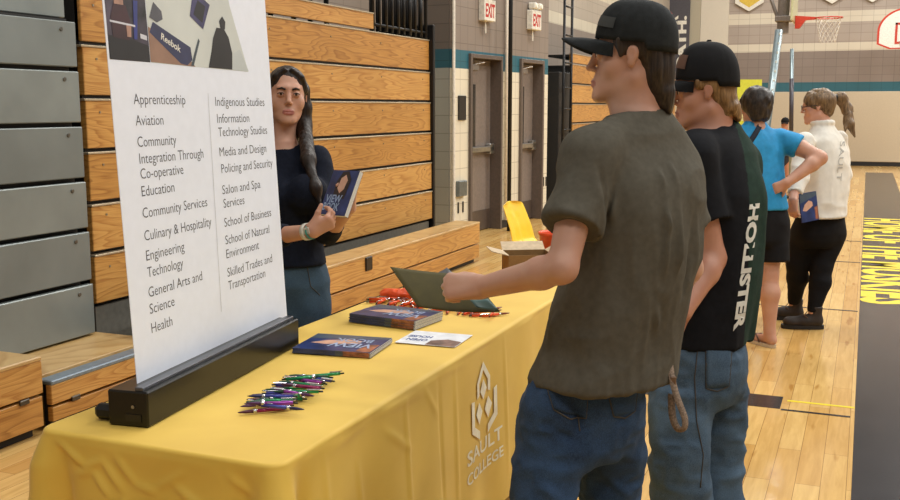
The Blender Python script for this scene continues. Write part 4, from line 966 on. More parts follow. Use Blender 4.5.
# ---------------------------------------------------------------- woman behind the table
def woman_navy():
    f = dirv(.20, -1); R = frame(f); yaw = math.atan2(R[1, 0], R[0, 0])      # right hand side is screen left
    hc = at(287, 95, 3.93); HR = frame(dirv(.24, -1, .03), (.05, 0, 1)); s = .98
    sl, sr = at(317, 160, 3.95), at(242, 160, 3.87)                     # her left shoulder is on the right of the photo
    el, er = at(327, 232, 3.86), at(248, 240, 3.72); wl, wr = at(349, 208, 3.66), at(312, 231, 3.50)
    B = SDF(.02); L = head(B, hc, HR, s, True, .86)
    B.cone(L(0, -.015, -.06), at(281, 150, 3.95), .046, .052, .025)
    B.loft([key(281, 144, 3.95, .06, .05), key(281, 158, 3.95, .14, .07), key(284, 190, 3.95, .14, .09), key(286, 250, 3.95, .12, .09), key(286, 300, 3.95, .15, .10), key(286, 340, 3.95, .12, .09)], yaw, .04)
    arm(B, sl, el, wl, (.042, .037, .034, .036, .024)); arm(B, sr, er, wr, (.042, .037, .034, .036, .024))
    lk, rk = at(300, 370, 3.95), at(268, 372, 3.93); la, ra = at(300, 478, 3.98), at(266, 480, 3.97)
    B.chain([at(304, 310, 3.95), lk, la], [.075, .05, .035], .03); B.chain([at(268, 310, 3.93), rk, ra], [.075, .05, .035], .03)
    hand(B, wl, dirv(.12, -.30, 1), dirv(-.80, -.60, 0), -1, curl=(.6, .8, .6), s=.88, spread=.03, thumb=(.5, .6, .4))
    hand(B, wr, dirv(.80, .12, .42), dirv(-.1, .75, .6), 1, curl=(.8, .8, .5), s=.88, spread=.02, thumb=(.7, .5, .3))
    fc = facecol(L, s, HR, hc); me = B.mesh('person', .009, .003, 1, lambda P: fc(P).astype(int)); c = at(284, 480, 3.95)
    o = person('dark-haired woman in a navy sweater behind the table holding booklets', 'person', (c[0], c[1], 0), me, [skinC, lipB])
    eyes(L, HR, s, o, brow=(38, 26, 20), brow_t=.0042, lash=True)
    S = SDF(.03)
    S.loft([key(281, 142, 3.96, .060, .056), key(281, 150, 3.95, .095, .066), key(281, 158, 3.95, .150, .080), key(283, 178, 3.94, .165, .100), key(286, 196, 3.93, .166, .118), key(287, 215, 3.94, .150, .108), key(287, 240, 3.95, .140, .102), key(287, 266, 3.95, .156, .112), key(287, 275, 3.95, .158, .114)], yaw, .03, 2.1)
    for q in (-1, 1): S.ell(at(287+q*21, 193, 3.83), (.075, .06, .075), R, .04)
    S.p.append(('add',)+_flatcone(sl, el, .052, .046, .03)); S.cone(sl, el, .050, .046, .03); S.p.append(('add',)+_flatcone(el, lerp(el, wl, .35), .045, .040, .02))
    S.cone(sr, er, .050, .046, .03); S.p.append(('add',)+_flatcone(er, lerp(er, wr, .62), .046, .040, .02))
    S.cut((0, 0, at(287, 268, 3.85)[2]), (0, 0, -1)); S.ell(at(283, 138, 3.86), (.062, .06, .035), HR, .01, 'sub')
    def fold(v, n): return .0025*ridge(v, (10, 10, 20))+.0015*ridge(v+3, (24, 24, 24))
    link('sweater', S.mesh('sweater', .008, .006, 2, None, fold), mat('navy_knit', (19, 24, 38), .85, var=.10, nscale=80, bump=.3, bscale=700, spec=.2), o)
    J = SDF(.03); J.loft([key(287, 252, 3.96, .135, .098), key(287, 285, 3.96, .170, .118), key(287, 315, 3.96, .172, .12), key(286, 332, 3.96, .14, .1)], yaw, .03)
    for kx, ax in ((304, 300), (269, 266)): J.chain([at(kx, 312, 3.95), at(kx-2, 370, 3.95), at(ax, 474, 3.98)], [.092, .064, .052], .03)
    J.cut((0, 0, .04), (0, 0, -1)); bj = link('jeans', J.mesh('jeans', .009, .008, 1, None, lambda v, n: .003*ridge(v, (12, 12, 16))), m_den3, o)
    stitch_on(bvh_of(bj), [at(300, 268, 3.7), at(304, 290, 3.7), at(313, 300, 3.7)], dirv(0, 1, -.1), mat('seam_thread', (70, 66, 62), .8), bj, .0018, 'seam')
    m_hd = m_hair('hair_espresso', (20, 15, 13), (54, 39, 30), (110, 110, 6))
    Hh = SDF(.015); Hh.ell(L(0, -.020, .034), (.079, .096, .083), HR, .02)
    Hh.cone(L(.0, -.07, .0), L(0, -.075, -.14), .060, .065, .03); Hh.cone(L(0, -.075, -.14), L(0, -.09, -.28), .062, .05, .03)
    # lock falling over the chest on each side (her left is the right of the photo)
    for q in (-1, 1):
        A = [L(.070*q, -.008, .020), L(.073*q, -.014, -.05), L(.070*q, -.014, -.11)]
        A += ([at(308, 160, 3.84), at(316, 188, 3.78), at(322, 212, 3.76)] if q == -1 else [at(262, 165, 3.80), at(256, 195, 3.76), at(252, 215, 3.76)])
        Hh.chain(A, [.012, .017, .022, .024, .018, .003], .03)
        Hh.chain([A[0]+HR[:, 1]*-.02, A[1]+HR[:, 1]*-.03, A[2]+HR[:, 1]*-.035, A[3]-_rt*.010*q+FLAT*.03], [.018, .023, .026, .016], .03)
        Hh.chain([L(.016*q, .058, .096), L(.052*q, .050, .070), L(.073*q, .018, .02)], [.010, .010, .010], .012)
    Hh.p.append(('sub', hc-.2, hc+.2, .008, ('ell', L(0, .115, -.020), np.array((.062, .105, .092)), HR)))
    Hh.p.append(('sub', hc-.2, hc+.2, .003, ('ell', L(.0, -.02, .1215), np.array((.002, .10, .006)), HR)))
    Hh.fine.append((hc-.12, hc+.12))
    link('hair', Hh.mesh('hair', .0045, .0035, 5, None, hairfold(.0016, (130, 130, 5))), m_hd, o)
    # watch, bracelet
    ax = (wr-er)/np.linalg.norm(wr-er); cc = wr-ax*.012
    def band(c, rad, w, name, m):
        u = np.cross(ax, [0, 0, 1]); u /= np.linalg.norm(u); v = np.cross(ax, u); vs = []; fs = []; n = 24
        for k in range(n):
            a = 2*math.pi*k/n; d = u*math.cos(a)+v*math.sin(a)
            vs += [c+d*rad-ax*w, c+d*(rad+.003)-ax*w, c+d*(rad+.003)+ax*w, c+d*rad+ax*w]
        for k in range(n):
            for q in range(4): fs.append((k*4+q, k*4+(q+1) % 4, ((k+1) % n)*4+(q+1) % 4, ((k+1) % n)*4+q))
        mb = MB(); mb.add(vs, fs); return mb.build(name, m, o, True)
    wt = band(cc-ax*.012, .0275, .009, 'watch_strap', mat('watch_white', (222, 218, 204), .4))
    fd = -FLAT; MB().obox(cc-ax*.012+fd*.031+np.array([0, 0, .006]), ax, np.cross(fd, ax), fd, .017, .015, .004, .003).build('watch_case', mat('watch_face_pale', (200, 198, 186), .2), wt)
    band(cc+ax*.010, .0262, .004, 'bracelet', mat('teal_bracelet', (70, 150, 140), .5))
    MB().tube([L(.076, .0, -.040), L(.077, .0, -.052)], .004, 8).build('earring', m_steel, o, True)
    for p in (la, ra): shoe(o, np.array([p[0], p[1], 0])-f*.06, f, mat('black_sneaker', (38, 37, 38), .7), m_sole, L=.25, wd=.042)
    return o
woman_navy()

# ---------------------------------------------------------------- woman in blue
def woman_blue():
    f = dirv(-.25, 1); R = frame(f); yaw = math.atan2(R[1, 0], R[0, 0]); d0 = 6.42
    hc = at(755, 105, d0); HR = frame(dirv(-.3, 1, -.05)); s = 1.0
    sl, sr = at(729, 138, 6.40), at(783, 139, 6.45); er, wr = at(820, 158, 6.34), at(787, 183, 6.30); el, wl = at(722, 175, 6.45), at(720, 205, 6.8)
    B = SDF(.02); L = head(B, hc, HR, s, True)
    B.cone(L(0, -.02, -.06), at(755, 132, d0), .052, .06, .03)
    B.loft([key(755, 128, d0, .07, .05), key(755, 145, d0, .17, .08), key(757, 180, d0, .15, .10), key(760, 230, d0, .17, .11)], yaw, .04)
    arm(B, sl, el, wl, (.052, .048, .042, .044, .028)); arm(B, sr, er, wr, (.056, .052, .044, .046, .029))
    hand(B, wr, dirv(-.85, .1, -.42), dirv(.1, 1, -.1), 1, curl=(.2, .25, .2), s=.92, spread=.12, thumb=(.5, .7, .4)); hand(B, wl, dirv(-.3, .8, -.3), dirv(0, 0, -1), -1, curl=(.4, .4, .3), s=.9)
    foR = at(769, 345, 6.45); foL = at(745, 318, 7.1); foR[2] = foL[2] = 0
    aR = foR+np.array([0, 0, .10]); aL = foL+np.array([0, 0, .10]); kR, kL = at(769, 274, 6.44), at(748, 264, 6.75)
    for hx_, k_, a_ in ((770, kR, aR), (748, kL, aL)):
        B.cone(at(hx_, 235, 6.45), k_, .092, .058, .03); cf = lerp(k_, a_, .33)-FLAT*.012; B.cone(k_, cf, .054, .060, .03); B.cone(cf, a_, .060, .034, .03)
        fd = dirv(-.45, 1) if a_ is aR else dirv(-.2, 1); q = np.array([a_[0], a_[1], 0])
        B.cone(a_, q+np.array([0, 0, .045])-fd*.03, .034, .028, .02); B.cone(q+np.array([0, 0, .050]), q+fd*.12+np.array([0, 0, .036]), .030, .024, .03); B.cone(q+fd*.10+np.array([0, 0, .036])-np.cross(fd, [0, 0, 1])*.012, q+fd*.17+np.array([0, 0, .030]), .022, .016, .02)
    me = B.mesh('person', .010, .0055, 1); o = person('short-haired woman in a bright blue T-shirt with one hand on her hip', 'person', (foR[0], foR[1], 0), me, [skinC])
    S = SDF(.035)
    S.loft([key(755, 121, d0, .060, .050), key(755, 128, d0, .105, .062), key(755, 135, d0, .165, .085), key(755, 150, d0, .195, .105), key(757, 175, d0, .180, .115), key(759, 196, d0, .178, .122), key(760, 212, d0, .185, .128)], yaw, .03, 2.2)
    S.p.append(('add',)+_flatcone(sl, lerp(sl, el, .60), .066, .066, .03)); S.p.append(('add',)+_flatcone(sr-R[:, 0]*.02, lerp(sr, er, .42), .070, .076, .03))
    S.cut((0, 0, at(760, 209, 6.4)[2]), (0, 0, -1))
    ms = mat('bright_blue_jersey', (28, 140, 196), .75, var=.05, nscale=30, bump=.2, bscale=500)
    so = link('t_shirt', S.mesh('t_shirt', .009, .007, 2, None, lambda v, n: .004*ridge(v, (10, 10, 6))+.002*ridge(v+3, (22, 22, 12))), ms, o)
    bv = bvh_of(so)
    # cross-body strap
    P = drape(np.array([lerp(at(771, 122, 6.2), at(748, 152, 6.2), t) for t in np.linspace(0, 1, 14)]+[lerp(at(748, 152, 6.2), at(722, 185, 6.2), t) for t in np.linspace(.07, 1, 10)]), bv, FLAT, .003)
    mb = MB(); vs = []; tt = dirv(.8, 0, -.6)*.017; nb_ = -FLAT*.004
    for p in P: vs += [p+tt, p-tt, p-tt+nb_, p+tt+nb_]
    fs = [(0, 1, 2, 3)]+[(i*4+k, i*4+(k+1) % 4, i*4+4+(k+1) % 4, i*4+4+k) for i in range(len(P)-1) for k in range(4)]
    mb.add(vs, fs); mb.build('bag_strap', mat('navy_webbing', (24, 30, 46), .8), o, True)
    J = SDF(.03); J.loft([key(760, 198, 6.43, .165, .112), key(760, 222, 6.43, .190, .130), key(760, 238, 6.43, .185, .125), key(760, 245, 6.43, .14, .1)], yaw, .03)
    J.p.append(('add',)+_flatcone(at(772, 225, 6.44), at(772, 262, 6.44), .104, .106, .03)); J.p.append(('add',)+_flatcone(at(745, 225, 6.44), at(748, 258, 6.55), .096, .096, .03))
    link('shorts', J.mesh('shorts', .009, .009, 2, None, lambda v, n: .003*ridge(v, (14, 14, 7))), mat('black_shorts_cloth', (22, 21, 23), .85, spec=.2), o)
    Hh = SDF(.02); Hh.ell(L(0, -.014, .026), (.100, .110, .096), HR, .02); Hh.ell(L(0, -.058, -.03), (.080, .055, .06), HR, .03); Hh.cone(L(-.03, -.066, -.07), L(.03, -.066, -.07), .034, .034, .03)
    Hh.p.append(('sub', hc-.25, hc+.25, .008, ('ell', L(0, .12, -.02), np.array((.066, .10, .098)), HR)))
    link('hair', Hh.mesh('hair', .006, .006, 0, None, hairfold(.006, (45, 45, 25))), m_hair('hair_black_grey', (22, 19, 18), (64, 54, 48), (60, 60, 30)), o)
    # flip-flops
    for q, fd in ((foR, dirv(-.45, 1)), (foL, dirv(-.2, 1))):
        r = np.cross(fd, [0, 0, 1]); pr = []
        for k in range(20):
            a = 2*math.pi*k/20; pr.append(q+fd*(.065+.125*math.cos(a))+r*(.042*math.sin(a)*(1+.12*math.cos(a)))+np.array([0, 0, .001]))
        fo = MB().prism(pr, (0, 0, .020)).build('flip_flop', mat('flip_flop_cream', (206, 188, 160), .6), o)
        MB().tube([q+fd*.05+r*.038+EZ*.022, q+fd*.10+r*.022+EZ*.065, q+fd*.145+EZ*.055, q+fd*.10-r*.022+EZ*.065, q+fd*.05-r*.038+EZ*.022], .005, 6).build('strap', mat('flip_flop_strap', (96, 66, 50), .6), fo, True)
    return o
woman_blue()

# ---------------------------------------------------------------- woman in white
def woman_white():
    f = dirv(-.62, .78); R = frame(f); yaw = math.atan2(R[1, 0], R[0, 0]); d0 = 6.98
    hc = at(818, 106, d0); HR = frame(dirv(-.93, .36, -.10)); s = 1.02
    sl, sr = at(805, 142, 6.84), at(838, 140, 7.12); el, wl = at(799, 178, 6.74), at(793, 200, 6.62); er, wr = at(842, 175, 7.2), at(815, 195, 7.25)
    B = SDF(.02); L = head(B, hc, HR, s, True)
    B.cone(L(0, -.02, -.06), at(824, 134, d0), .050, .06, .03)
    B.loft([key(824, 130, d0, .07, .06), key(824, 150, d0, .14, .09), key(822, 200, d0, .14, .11), key(816, 236, 7.05, .12, .09)], yaw, .04)
    arm(B, sl, el, wl, (.054, .050, .045, .044, .028)); arm(B, sr, er, wr, (.054, .050, .045, .044, .028))
    hand(B, wl, dirv(.05, -.05, -1), dirv(.75, .65, 0), -1, curl=(.5, .6, .4), s=.95); hand(B, wr, dirv(-.6, .4, -.2), dirv(0, 0, -1), 1, curl=(.4, .4, .3), s=.9)
    fR = at(812, 334, 6.98); fL = at(793, 322, 7.25); fR[2] = fL[2] = 0; aR, aL = fR+EZ*.12, fL+EZ*.12; kR, kL = at(821, 268, 7.0), at(797, 264, 7.08)
    for hx_, k_, a_ in ((826, kR, aR), (806, kL, aL)): B.chain([at(hx_, 232, 7.02), k_, a_], [.08, .055, .035], .03)
    me = B.mesh('person', .010, .0055, 1); o = person('woman in a white sweater and black leggings with a brown ponytail', 'person', (fR[0], fR[1], 0), me, [skinD])
    S = SDF(.035)
    S.loft([key(822, 121, 6.97, .060, .055), key(823, 127, d0, .082, .070), key(824, 133, d0, .130, .085), key(825, 142, d0, .170, .115), key(826, 165, d0, .180, .140), key(824, 190, d0, .185, .150), key(820, 208, d0, .192, .160), key(819, 219, d0, .196, .164)], yaw, .03, 2.2)
    S.chain([sl, el], [.066, .060], .03); S.p.append(('add',)+_flatcone(el, lerp(el, wl, .72), .060, .048, .02)); S.chain([sr, er, lerp(er, wr, .8)], [.066, .060, .048], .03)
    S.cut((0, 0, at(820, 216, d0)[2]), (0, 0, -1))
    for q in range(12):
        a = 2*math.pi*q/12; S.cone(L(0, -.02, -.115)+R[:, 0]*.068*math.cos(a)+R[:, 1]*.064*math.sin(a), L(0, -.02, -.115)+R[:, 0]*.068*math.cos(a+.52)+R[:, 1]*.064*math.sin(a+.52), .018, .018, .008)
    mw = mat('off_white_fleece', (226, 222, 212), .9, var=.02, nscale=30, bump=.2, bscale=500)
    so = link('sweater', S.mesh('sweater', .009, .008, 2, None, lambda v, n: .005*ridge(v, (9, 9, 11))+.002*ridge(v+3, (22, 22, 12))), mw, o); bv = bvh_of(so)
    tm = MB(); v, fs = text_mesh('SAULT', width=.27, height=.038, bold=.0); org = at(844, 142, 6.7); P = org+v[:, :1]*dirv(-.04, 0, -1)+(v[:, 1:2]-.027)*dirv(1, .2); P = drape(P, bv, dirv(.39, 1), .007); tm.add(P, fs); tm.build('lettering', mat('grey_print', (176, 174, 168), .6), so)
    J = SDF(.03); J.loft([key(821, 208, 7.02, .180, .140), key(819, 228, 7.02, .198, .158), key(818, 238, 7.02, .185, .150), key(817, 246, 7.02, .15, .12)], yaw, .03)
    for hx_, k_, a_ in ((830, kR, aR), (806, kL, aL)):
        J.cone(at(hx_, 234, 7.03), k_, .108, .072, .03); cf = lerp(k_, a_, .33)+_rt*.012; J.cone(k_, cf, .070, .070, .03); J.cone(cf, a_, .070, .042, .03)
    J.cut((0, 0, .12), (0, 0, -1)); link('leggings', J.mesh('leggings', .009, .009, 1, None, lambda v, n: .002*ridge(v, (12, 12, 22))), mat('black_legging_knit', (17, 16, 18), .8, spec=.2), o)
    mh = m_hair('hair_light_brown', (70, 52, 36), (150, 122, 88), (90, 90, 16))
    Hh = SDF(.018); Hh.ell(L(0, -.012, .030), (.088, .108, .094), HR, .02); Hh.ell(L(0, -.055, -.03), (.07, .05, .055), HR, .03)
    Hh.p.append(('sub', hc-.25, hc+.25, .008, ('ell', L(0, .124, -.045), np.array((.10, .09, .085)), HR)))
    Hh.fine.append((hc-.13, hc+.13)); link('hair', Hh.mesh('hair', .006, .005, 0, None, hairfold(.006, (50, 50, 20))), mh, o)
    Pn = SDF(.012); b = at(835, 98, 7.02)
    Pn.chain([b, at(841, 98, 7.03), at(847, 108, 7.04), at(850, 124, 7.0), at(855, 137, 6.98)], [.022, .040, .040, .028, .006], .02)
    Pn.chain([at(846, 104, 7.04), at(853, 112, 7.04)], [.02, .004], .01); Pn.chain([at(847, 118, 7.02), at(845, 132, 6.97)], [.025, .005], .01)
    link('ponytail', Pn.mesh('ponytail', .005, .005, 0, None, hairfold(.005, (60, 60, 10))), mh, o)
    MB().tube([b-_rt*.008, b+_rt*.010], .026, 14).build('hair_tie', m_blk, o, True)
    g = MB(); 
    for q in (-1, 1):
        pts = [L(.032*q+.021*math.cos(a), .104, -.002+.016*math.sin(a)) for a in np.linspace(0, 2*math.pi, 17)]; g.tube(pts, .0026, 6, False); g.tube([L(.053*q, .103, .002), L(.078*q, .06, .004), L(.080*q, -.005, .004)], .0028, 6)
    g.tube([L(-.011, .105, .0), L(.011, .105, .0)], .0024, 6); g.build('glasses', mat('glasses_dark', (40, 26, 26), .3), o, True)
    ml = mat('brown_leather_boot', (46, 37, 32), .65, var=.12); 
    for q, a_, fd in ((fR, aR, dirv(-1, .12)), (fL, aL, dirv(-.9, .4))):
        b_ = shoe(o, q-fd*.075, fd, ml, m_sole, L=.29, wd=.050, hi=.085, ankle=.075, name='boot')
        c = q+fd*.02+EZ*.12; MB().tube([c+fd*.02, c+fd*.05-EZ*.02+FLAT*-.03, c+fd*.03-EZ*.035-FLAT*.045], .0035, 6).build('lace', mat('boot_lace', (110, 84, 60), .8), b_, True)
    return o, wl
_, WWL = woman_white()

# ---------------------------------------------------------------- distant seated child in a cap, behind the woman in blue
def distant():
    d0 = 19.0; hc = at(785, 124, d0); HR = frame(dirv(-.4, -.9, -.1)); f = HR[:, 1]; R = frame((f[0], f[1], 0)); yaw = math.atan2(R[1, 0], R[0, 0]); s = .9
    g = lambda a, b, c: np.array([hc[0], hc[1], 0])+R@np.array([a, b, c]); hz = hc[2]
    B = SDF(.03); L = head(B, hc, HR, s); B.fine = []; B.cone(L(0, -.01, -.05), g(0, -.02, hz-.2), .05, .06, .03)
    B.chain([g(0, -.02, hz-.28), g(0, -.03, hz-.65)], [.12, .13], .05)
    for q in (-1, 1):
        B.chain([g(.16*q, -.02, hz-.25), g(.20*q, .02, hz-.5), g(.10*q, .22, hz-.55)], [.045, .04, .03], .03); B.chain([g(.09*q, -.02, hz-.70), g(.11*q, .0, hz-.95), g(.11*q, -.02, .06)], [.085, .06, .045], .03); B.cone(g(.11*q, 0, .04), g(.11*q, .13, .035), .04, .03, .02)
    me = B.mesh('person', .016, .01, 1); o = person('small distant person in a black cap, mostly hidden behind the woman in blue', 'person', (hc[0], hc[1], 0), me, [skinB])
    S = SDF(.03); S.chain([g(0, -.02, hz-.26), g(0, -.03, hz-.66)], [.14, .15], .05); S.chain([g(-.15, -.02, hz-.25), g(.15, -.02, hz-.25)], [.07, .07], .05)
    link('t_shirt', S.mesh('t_shirt', .016, .016), mat('dark_tee', (50, 50, 58), .9), o)
    cap(o, L, HR, s, m_cap2, rx=.085, ry=.105)
distant()
# ================================================================== table
TX0, TX1, TY0, TY1, TZ = -1.865, -1.175, 1.83, 4.27, .738
t = thing('folding_table', 'long folding table hidden under the yellow cloth', 'table', ((TX0+TX1)/2, (TY0+TY1)/2, 0))
MB().box(TX0+.012, TX1-.012, TY0+.012, TY1-.012, TZ-.045, TZ-.006, .008).build('tabletop', mat('table_grey', (190, 188, 180), .5), t)
for (x, y) in ((TX0+.09, TY0+.25), (TX1-.09, TY0+.25), (TX0+.09, TY1-.25), (TX1-.09, TY1-.25)): MB().tube([(x, y, 0), (x, y, TZ-.046)], .014, 8).build('leg', m_blk, t, True)
NEARC = [(-1.80, .715, -1.71, .665, .010), (-1.71, .665, -1.66, .685, .008), (-1.66, .685, -1.60, .62, .009), (-1.62, .70, -1.56, .64, .008), (-1.56, .64, -1.50, .63, .007), (-1.74, .64, -1.69, .655, .007), (-1.69, .655, -1.64, .60, .008), (-1.45, .655, -1.36, .61, .008), (-1.36, .61, -1.30, .625, .007), (-1.42, .69, -1.50, .64, .006), (-1.30, .70, -1.24, .66, .006), (-1.60, .60, -1.57, .54, .006), (-1.34, .60, -1.30, .55, .006)]
LONGC = [(2.05, .70, 2.30, .715, .006), (2.30, .715, 2.62, .700, .006), (2.35, .66, 2.50, .56, .010), (2.62, .70, 2.70, .60, .007), (2.75, .715, 2.95, .705, .006), (2.20, .62, 2.22, .45, .009), (2.48, .70, 2.49, .25, .012), (2.72, .70, 2.73, .2, -.012), (2.86, .70, 2.87, .2, .010), (3.32, .70, 3.33, .2, .010), (2.02, .69, 2.04, .3, .010)]
def tablecloth():
    rc = .035; W, Ln = TX1-TX0, TY1-TY0; loop = []
    def corner(cx, cy, a0):
        for k in range(9): a = a0+math.pi/2*k/8; loop.append((cx+rc*math.cos(a), cy+rc*math.sin(a), math.cos(a), math.sin(a), 'c'))
    def side(x0, y0, x1, y1, nx, ny, n):
        for k in range(1, n): loop.append((x0+(x1-x0)*k/n, y0+(y1-y0)*k/n, nx, ny, 's'))
    corner(TX1-rc, TY0+rc, -math.pi/2); side(TX1, TY0+rc, TX1, TY1-rc, 1, 0, 220)
    corner(TX1-rc, TY1-rc, 0); side(TX1-rc, TY1, TX0+rc, TY1, 0, 1, 44)
    corner(TX0+rc, TY1-rc, math.pi/2); side(TX0, TY1-rc, TX0, TY0+rc, -1, 0, 120)
    corner(TX0+rc, TY0+rc, math.pi); side(TX0+rc, TY0, TX1-rc, TY0, 0, -1, 110)
    N = len(loop); Lp = np.array([q[:4] for q in loop], float); s = np.concatenate([[0], np.cumsum(np.linalg.norm(np.diff(Lp[:, :2], axis=0), axis=1))])
    cs = np.array([[TX1, TY0], [TX1, TY1], [TX0, TY1], [TX0, TY0]]); dc = np.min([np.hypot(Lp[:, 0]-c[0], Lp[:, 1]-c[1]) for c in cs], 0)
    V = []; F_ = []
    # top: concentric rings shrunk to a centre line
    cx, cy = (TX0+TX1)/2, (TY0+TY1)/2
    rings = []
    for q in (0.0, .25, .5, .75, .9, .97, .992):
        rings.append(np.stack([cx+(Lp[:, 0]-cx)*q if q else np.full(N, cx), cy+np.sign(Lp[:, 1]-cy)*np.maximum(np.abs(Lp[:, 1]-cy)-(1-q)*W/2, 0)*1.0, np.full(N, TZ)], 1))
    wz = lambda P: .0012*ridge(P, (3, 3, 1))
    for r in rings: r[:, 2] += wz(r)*1.2*(r[:, 2] > 0)
    for k in range(1, 6):
        a = math.pi/2*k/5; e = .012; rings.append(np.stack([Lp[:, 0]+Lp[:, 2]*(e*math.sin(a)-.004), Lp[:, 1]+Lp[:, 3]*(e*math.sin(a)-.004), np.full(N, TZ-e+e*math.cos(a))], 1))
    M = 84; zh = .115; front = Lp[:, 2] > .7; near = Lp[:, 3] < -.7
    for k in range(1, M+1):
        t_ = k/M; z = TZ-.012-(TZ-.012-zh)*t_
        ph = s*9.0+1.3*np.sin(s*2.7); am = .004+.013*t_; wave = am*(np.sin(ph)*.7+.3*np.sin(s*21+2))*np.minimum(1, dc/.15)
        wave = wave*np.where(near, .25, 1.0)
        cf = np.exp(-(dc/.042)**2)*(.022*min(1, t_*8)+.075*t_)                     # corner gathers swing outwards
        cf2 = -np.exp(-((dc-.080)/.026)**2)*.030*min(1, t_*3)
        P = np.stack([Lp[:, 0], Lp[:, 1], np.full(N, z)], 1)
        wr = .006*np.clip(ridge(P, (5, 5, 9)), -.2, 1)*math.exp(-((t_-.22)/.22)**2)*np.where(near, 1.0, .0)
        for (xa, za, xb, zb, am_) in NEARC: wr = wr+crease(P, (xa, TY0, za), (xb, TY0, zb), .009, am_)*near
        for (ya, za, yb, zb, am_) in LONGC: wr = wr+crease(P, (TX1, ya, za), (TX1, yb, zb), .012, am_*.55)*front
        o_ = .008+wave+cf+cf2+wr+.02*t_
        P[:, 0] += Lp[:, 2]*o_; P[:, 1] += Lp[:, 3]*o_; rings.append(P)
    n0 = 0
    for r in rings: V += [tuple(p) for p in r]
    for i in range(len(rings)-1):
        for j in range(N): F_.append((i*N+j, i*N+(j+1) % N, (i+1)*N+(j+1) % N, (i+1)*N+j))
    m = MB(); m.add(V, F_)
    t_ = NT('yellow_polyester'); v = t_.mapping(); n = t_.noise(v, 5, 3)
    t_.l(t_.ramp(n, [(.3, srgb(224, 184, 72)), (.7, srgb(233, 195, 82))]), t_.b.inputs['Base Color']); t_.b.inputs['Roughness'].default_value = .62; t_.b.inputs['Sheen Weight'].default_value = .15
    t_.bump(t_.noise(t_.mapping((400, 400, 400)), 1, 1), .1, .0006)
    o = m.build('tablecloth', t_.m, None, True)
    return tag(o, 'yellow tablecloth hanging to just above the floor, with a white logo', 'tablecloth')
cloth = tablecloth(); bc = bvh_of(cloth)
lg = MB(); px = (-1, 0, 0)
def L3(u, z): return np.array([TX1+.05, 3.115+u, z])
def poly3(pts):
    """small shape laid on the hanging cloth, split finely so that it follows the folds"""
    pts = [np.array(p, float) for p in pts]
    for a, b, c in [(pts[0], pts[i], pts[i+1]) for i in range(1, len(pts)-1)]:
        n = 6; G = {}; P = []
        for i in range(n+1):
            for j in range(n+1-i): G[(i, j)] = len(P); P.append(a+(b-a)*i/n+(c-a)*j/n)
        f = []
        for i in range(n):
            for j in range(n-i):
                f.append((G[(i, j)], G[(i+1, j)], G[(i, j+1)]))
                if i+j < n-1: f.append((G[(i+1, j)], G[(i+1, j+1)], G[(i, j+1)]))
        lg.add(drape(np.array(P), bc, px, .004), f)
def quad3(*uv): poly3([L3(*q) for q in uv])
w_ = .012
quad3((-.004, .672), (.060, .608), (.060, .580), (-.004, .642)); quad3((-.004, .672), (-.068, .608), (-.068, .580), (-.004, .642))
quad3((.060, .600), (.060, .555), (.038, .562), (.038, .600)); quad3((-.068, .600), (-.068, .555), (-.046, .562), (-.046, .600))
quad3((-.004, .610), (.028, .573), (-.004, .538), (-.036, .573))
for q in (-1, 1):
    quad3((q*.045-.004, .540), (q*.078-.004, .505), (q*.045-.004, .462), (q*.012-.004, .500))
    quad3((q*.094-.004, .555), (q*.122-.004, .560), (q*.122-.004, .455), (q*.094-.004, .465)); quad3((q*.122-.004, .452), (q*.122-.004, .482), (q*.040-.004, .438), (q*.040-.004, .408))
for s_, z_, h_, wd_ in (('SAULT', .352, .050, .33), ('COLLEGE', .286, .040, .34)):
    put_text(lg, s_, (TX1+.05, 3.112-wd_/2, z_), (0, 1, 0), (0, 0, 1), width=wd_, height=h_, bold=.018, bvh=bc, pdir=px)
lo = lg.build('logo', mat('logo_white', (248, 240, 216), .6), cloth)

# ================================================================== banner on its base
bn = np.array([.9923, .1232, 0]); be = np.array([-.1232, .9923, 0]); P0 = np.array([-1.684, 1.982, .815]); bu = EZ-bn*.05; bu /= np.linalg.norm(bu)
t = thing('roll_up_banner', 'tall white roll-up banner listing programs, in a black base on the yellow table', 'banner', (-1.70, 2.38, .74))
bc0 = np.array([-1.716, 2.372, .786]); hb = .0455
bs = MB().obox(bc0-bn*.004, bn, be, EZ, .057, .456, hb, .004).build('base', mat('black_base_metal', (26, 24, 20), .28, .3), t)
MB().obox(bc0+EZ*(hb+.004)+bn*.025, bn, be, EZ, .012, .450, .005, .002).build('slot_rail', mat('rail_grey', (96, 98, 104), .3, .7), bs)
nc = bc0-be*.457
lb = MB().obox(nc+bn*.012-EZ*.022, bn, be, EZ, .022, .0012, .009).build('label', mat('label_dark', (52, 50, 46), .3, .6), bs)
MB().tube([nc+bn*.012+EZ*.006-be*.0005, nc+bn*.012+EZ*.006-be*.002], .0045, 12).build('screw', mat('screw_silver', (150, 148, 140), .3, .8), bs)
MB().obox(bc0-be*.42-bn*.085-EZ*.024, bn, be, EZ, .035, .018, .020, .012).build('foot', m_blk, bs)
sh = MB(); hh = 1.95; ww = .905
sh.obox(P0+be*(ww/2)+bu*(hh/2-.02), be, bn, bu, ww/2, .0008, hh/2+.0); sheet = sh.build('printed_sheet', mat('banner_white', (234, 239, 250), .55, var=.01), t)
MB().tube([P0+bu*1.93, P0+be*ww+bu*1.93], .012, 10).build('top_rail', m_steel, t, True)
MB().tube([P0-bn*.02+be*.45-bu*.02, P0-bn*.02+be*.45+bu*1.93], .008, 8).build('support_pole', m_steel, t, True)
fr_ = lambda u, v, l=.0012: P0+be*u+bu*v+bn*l
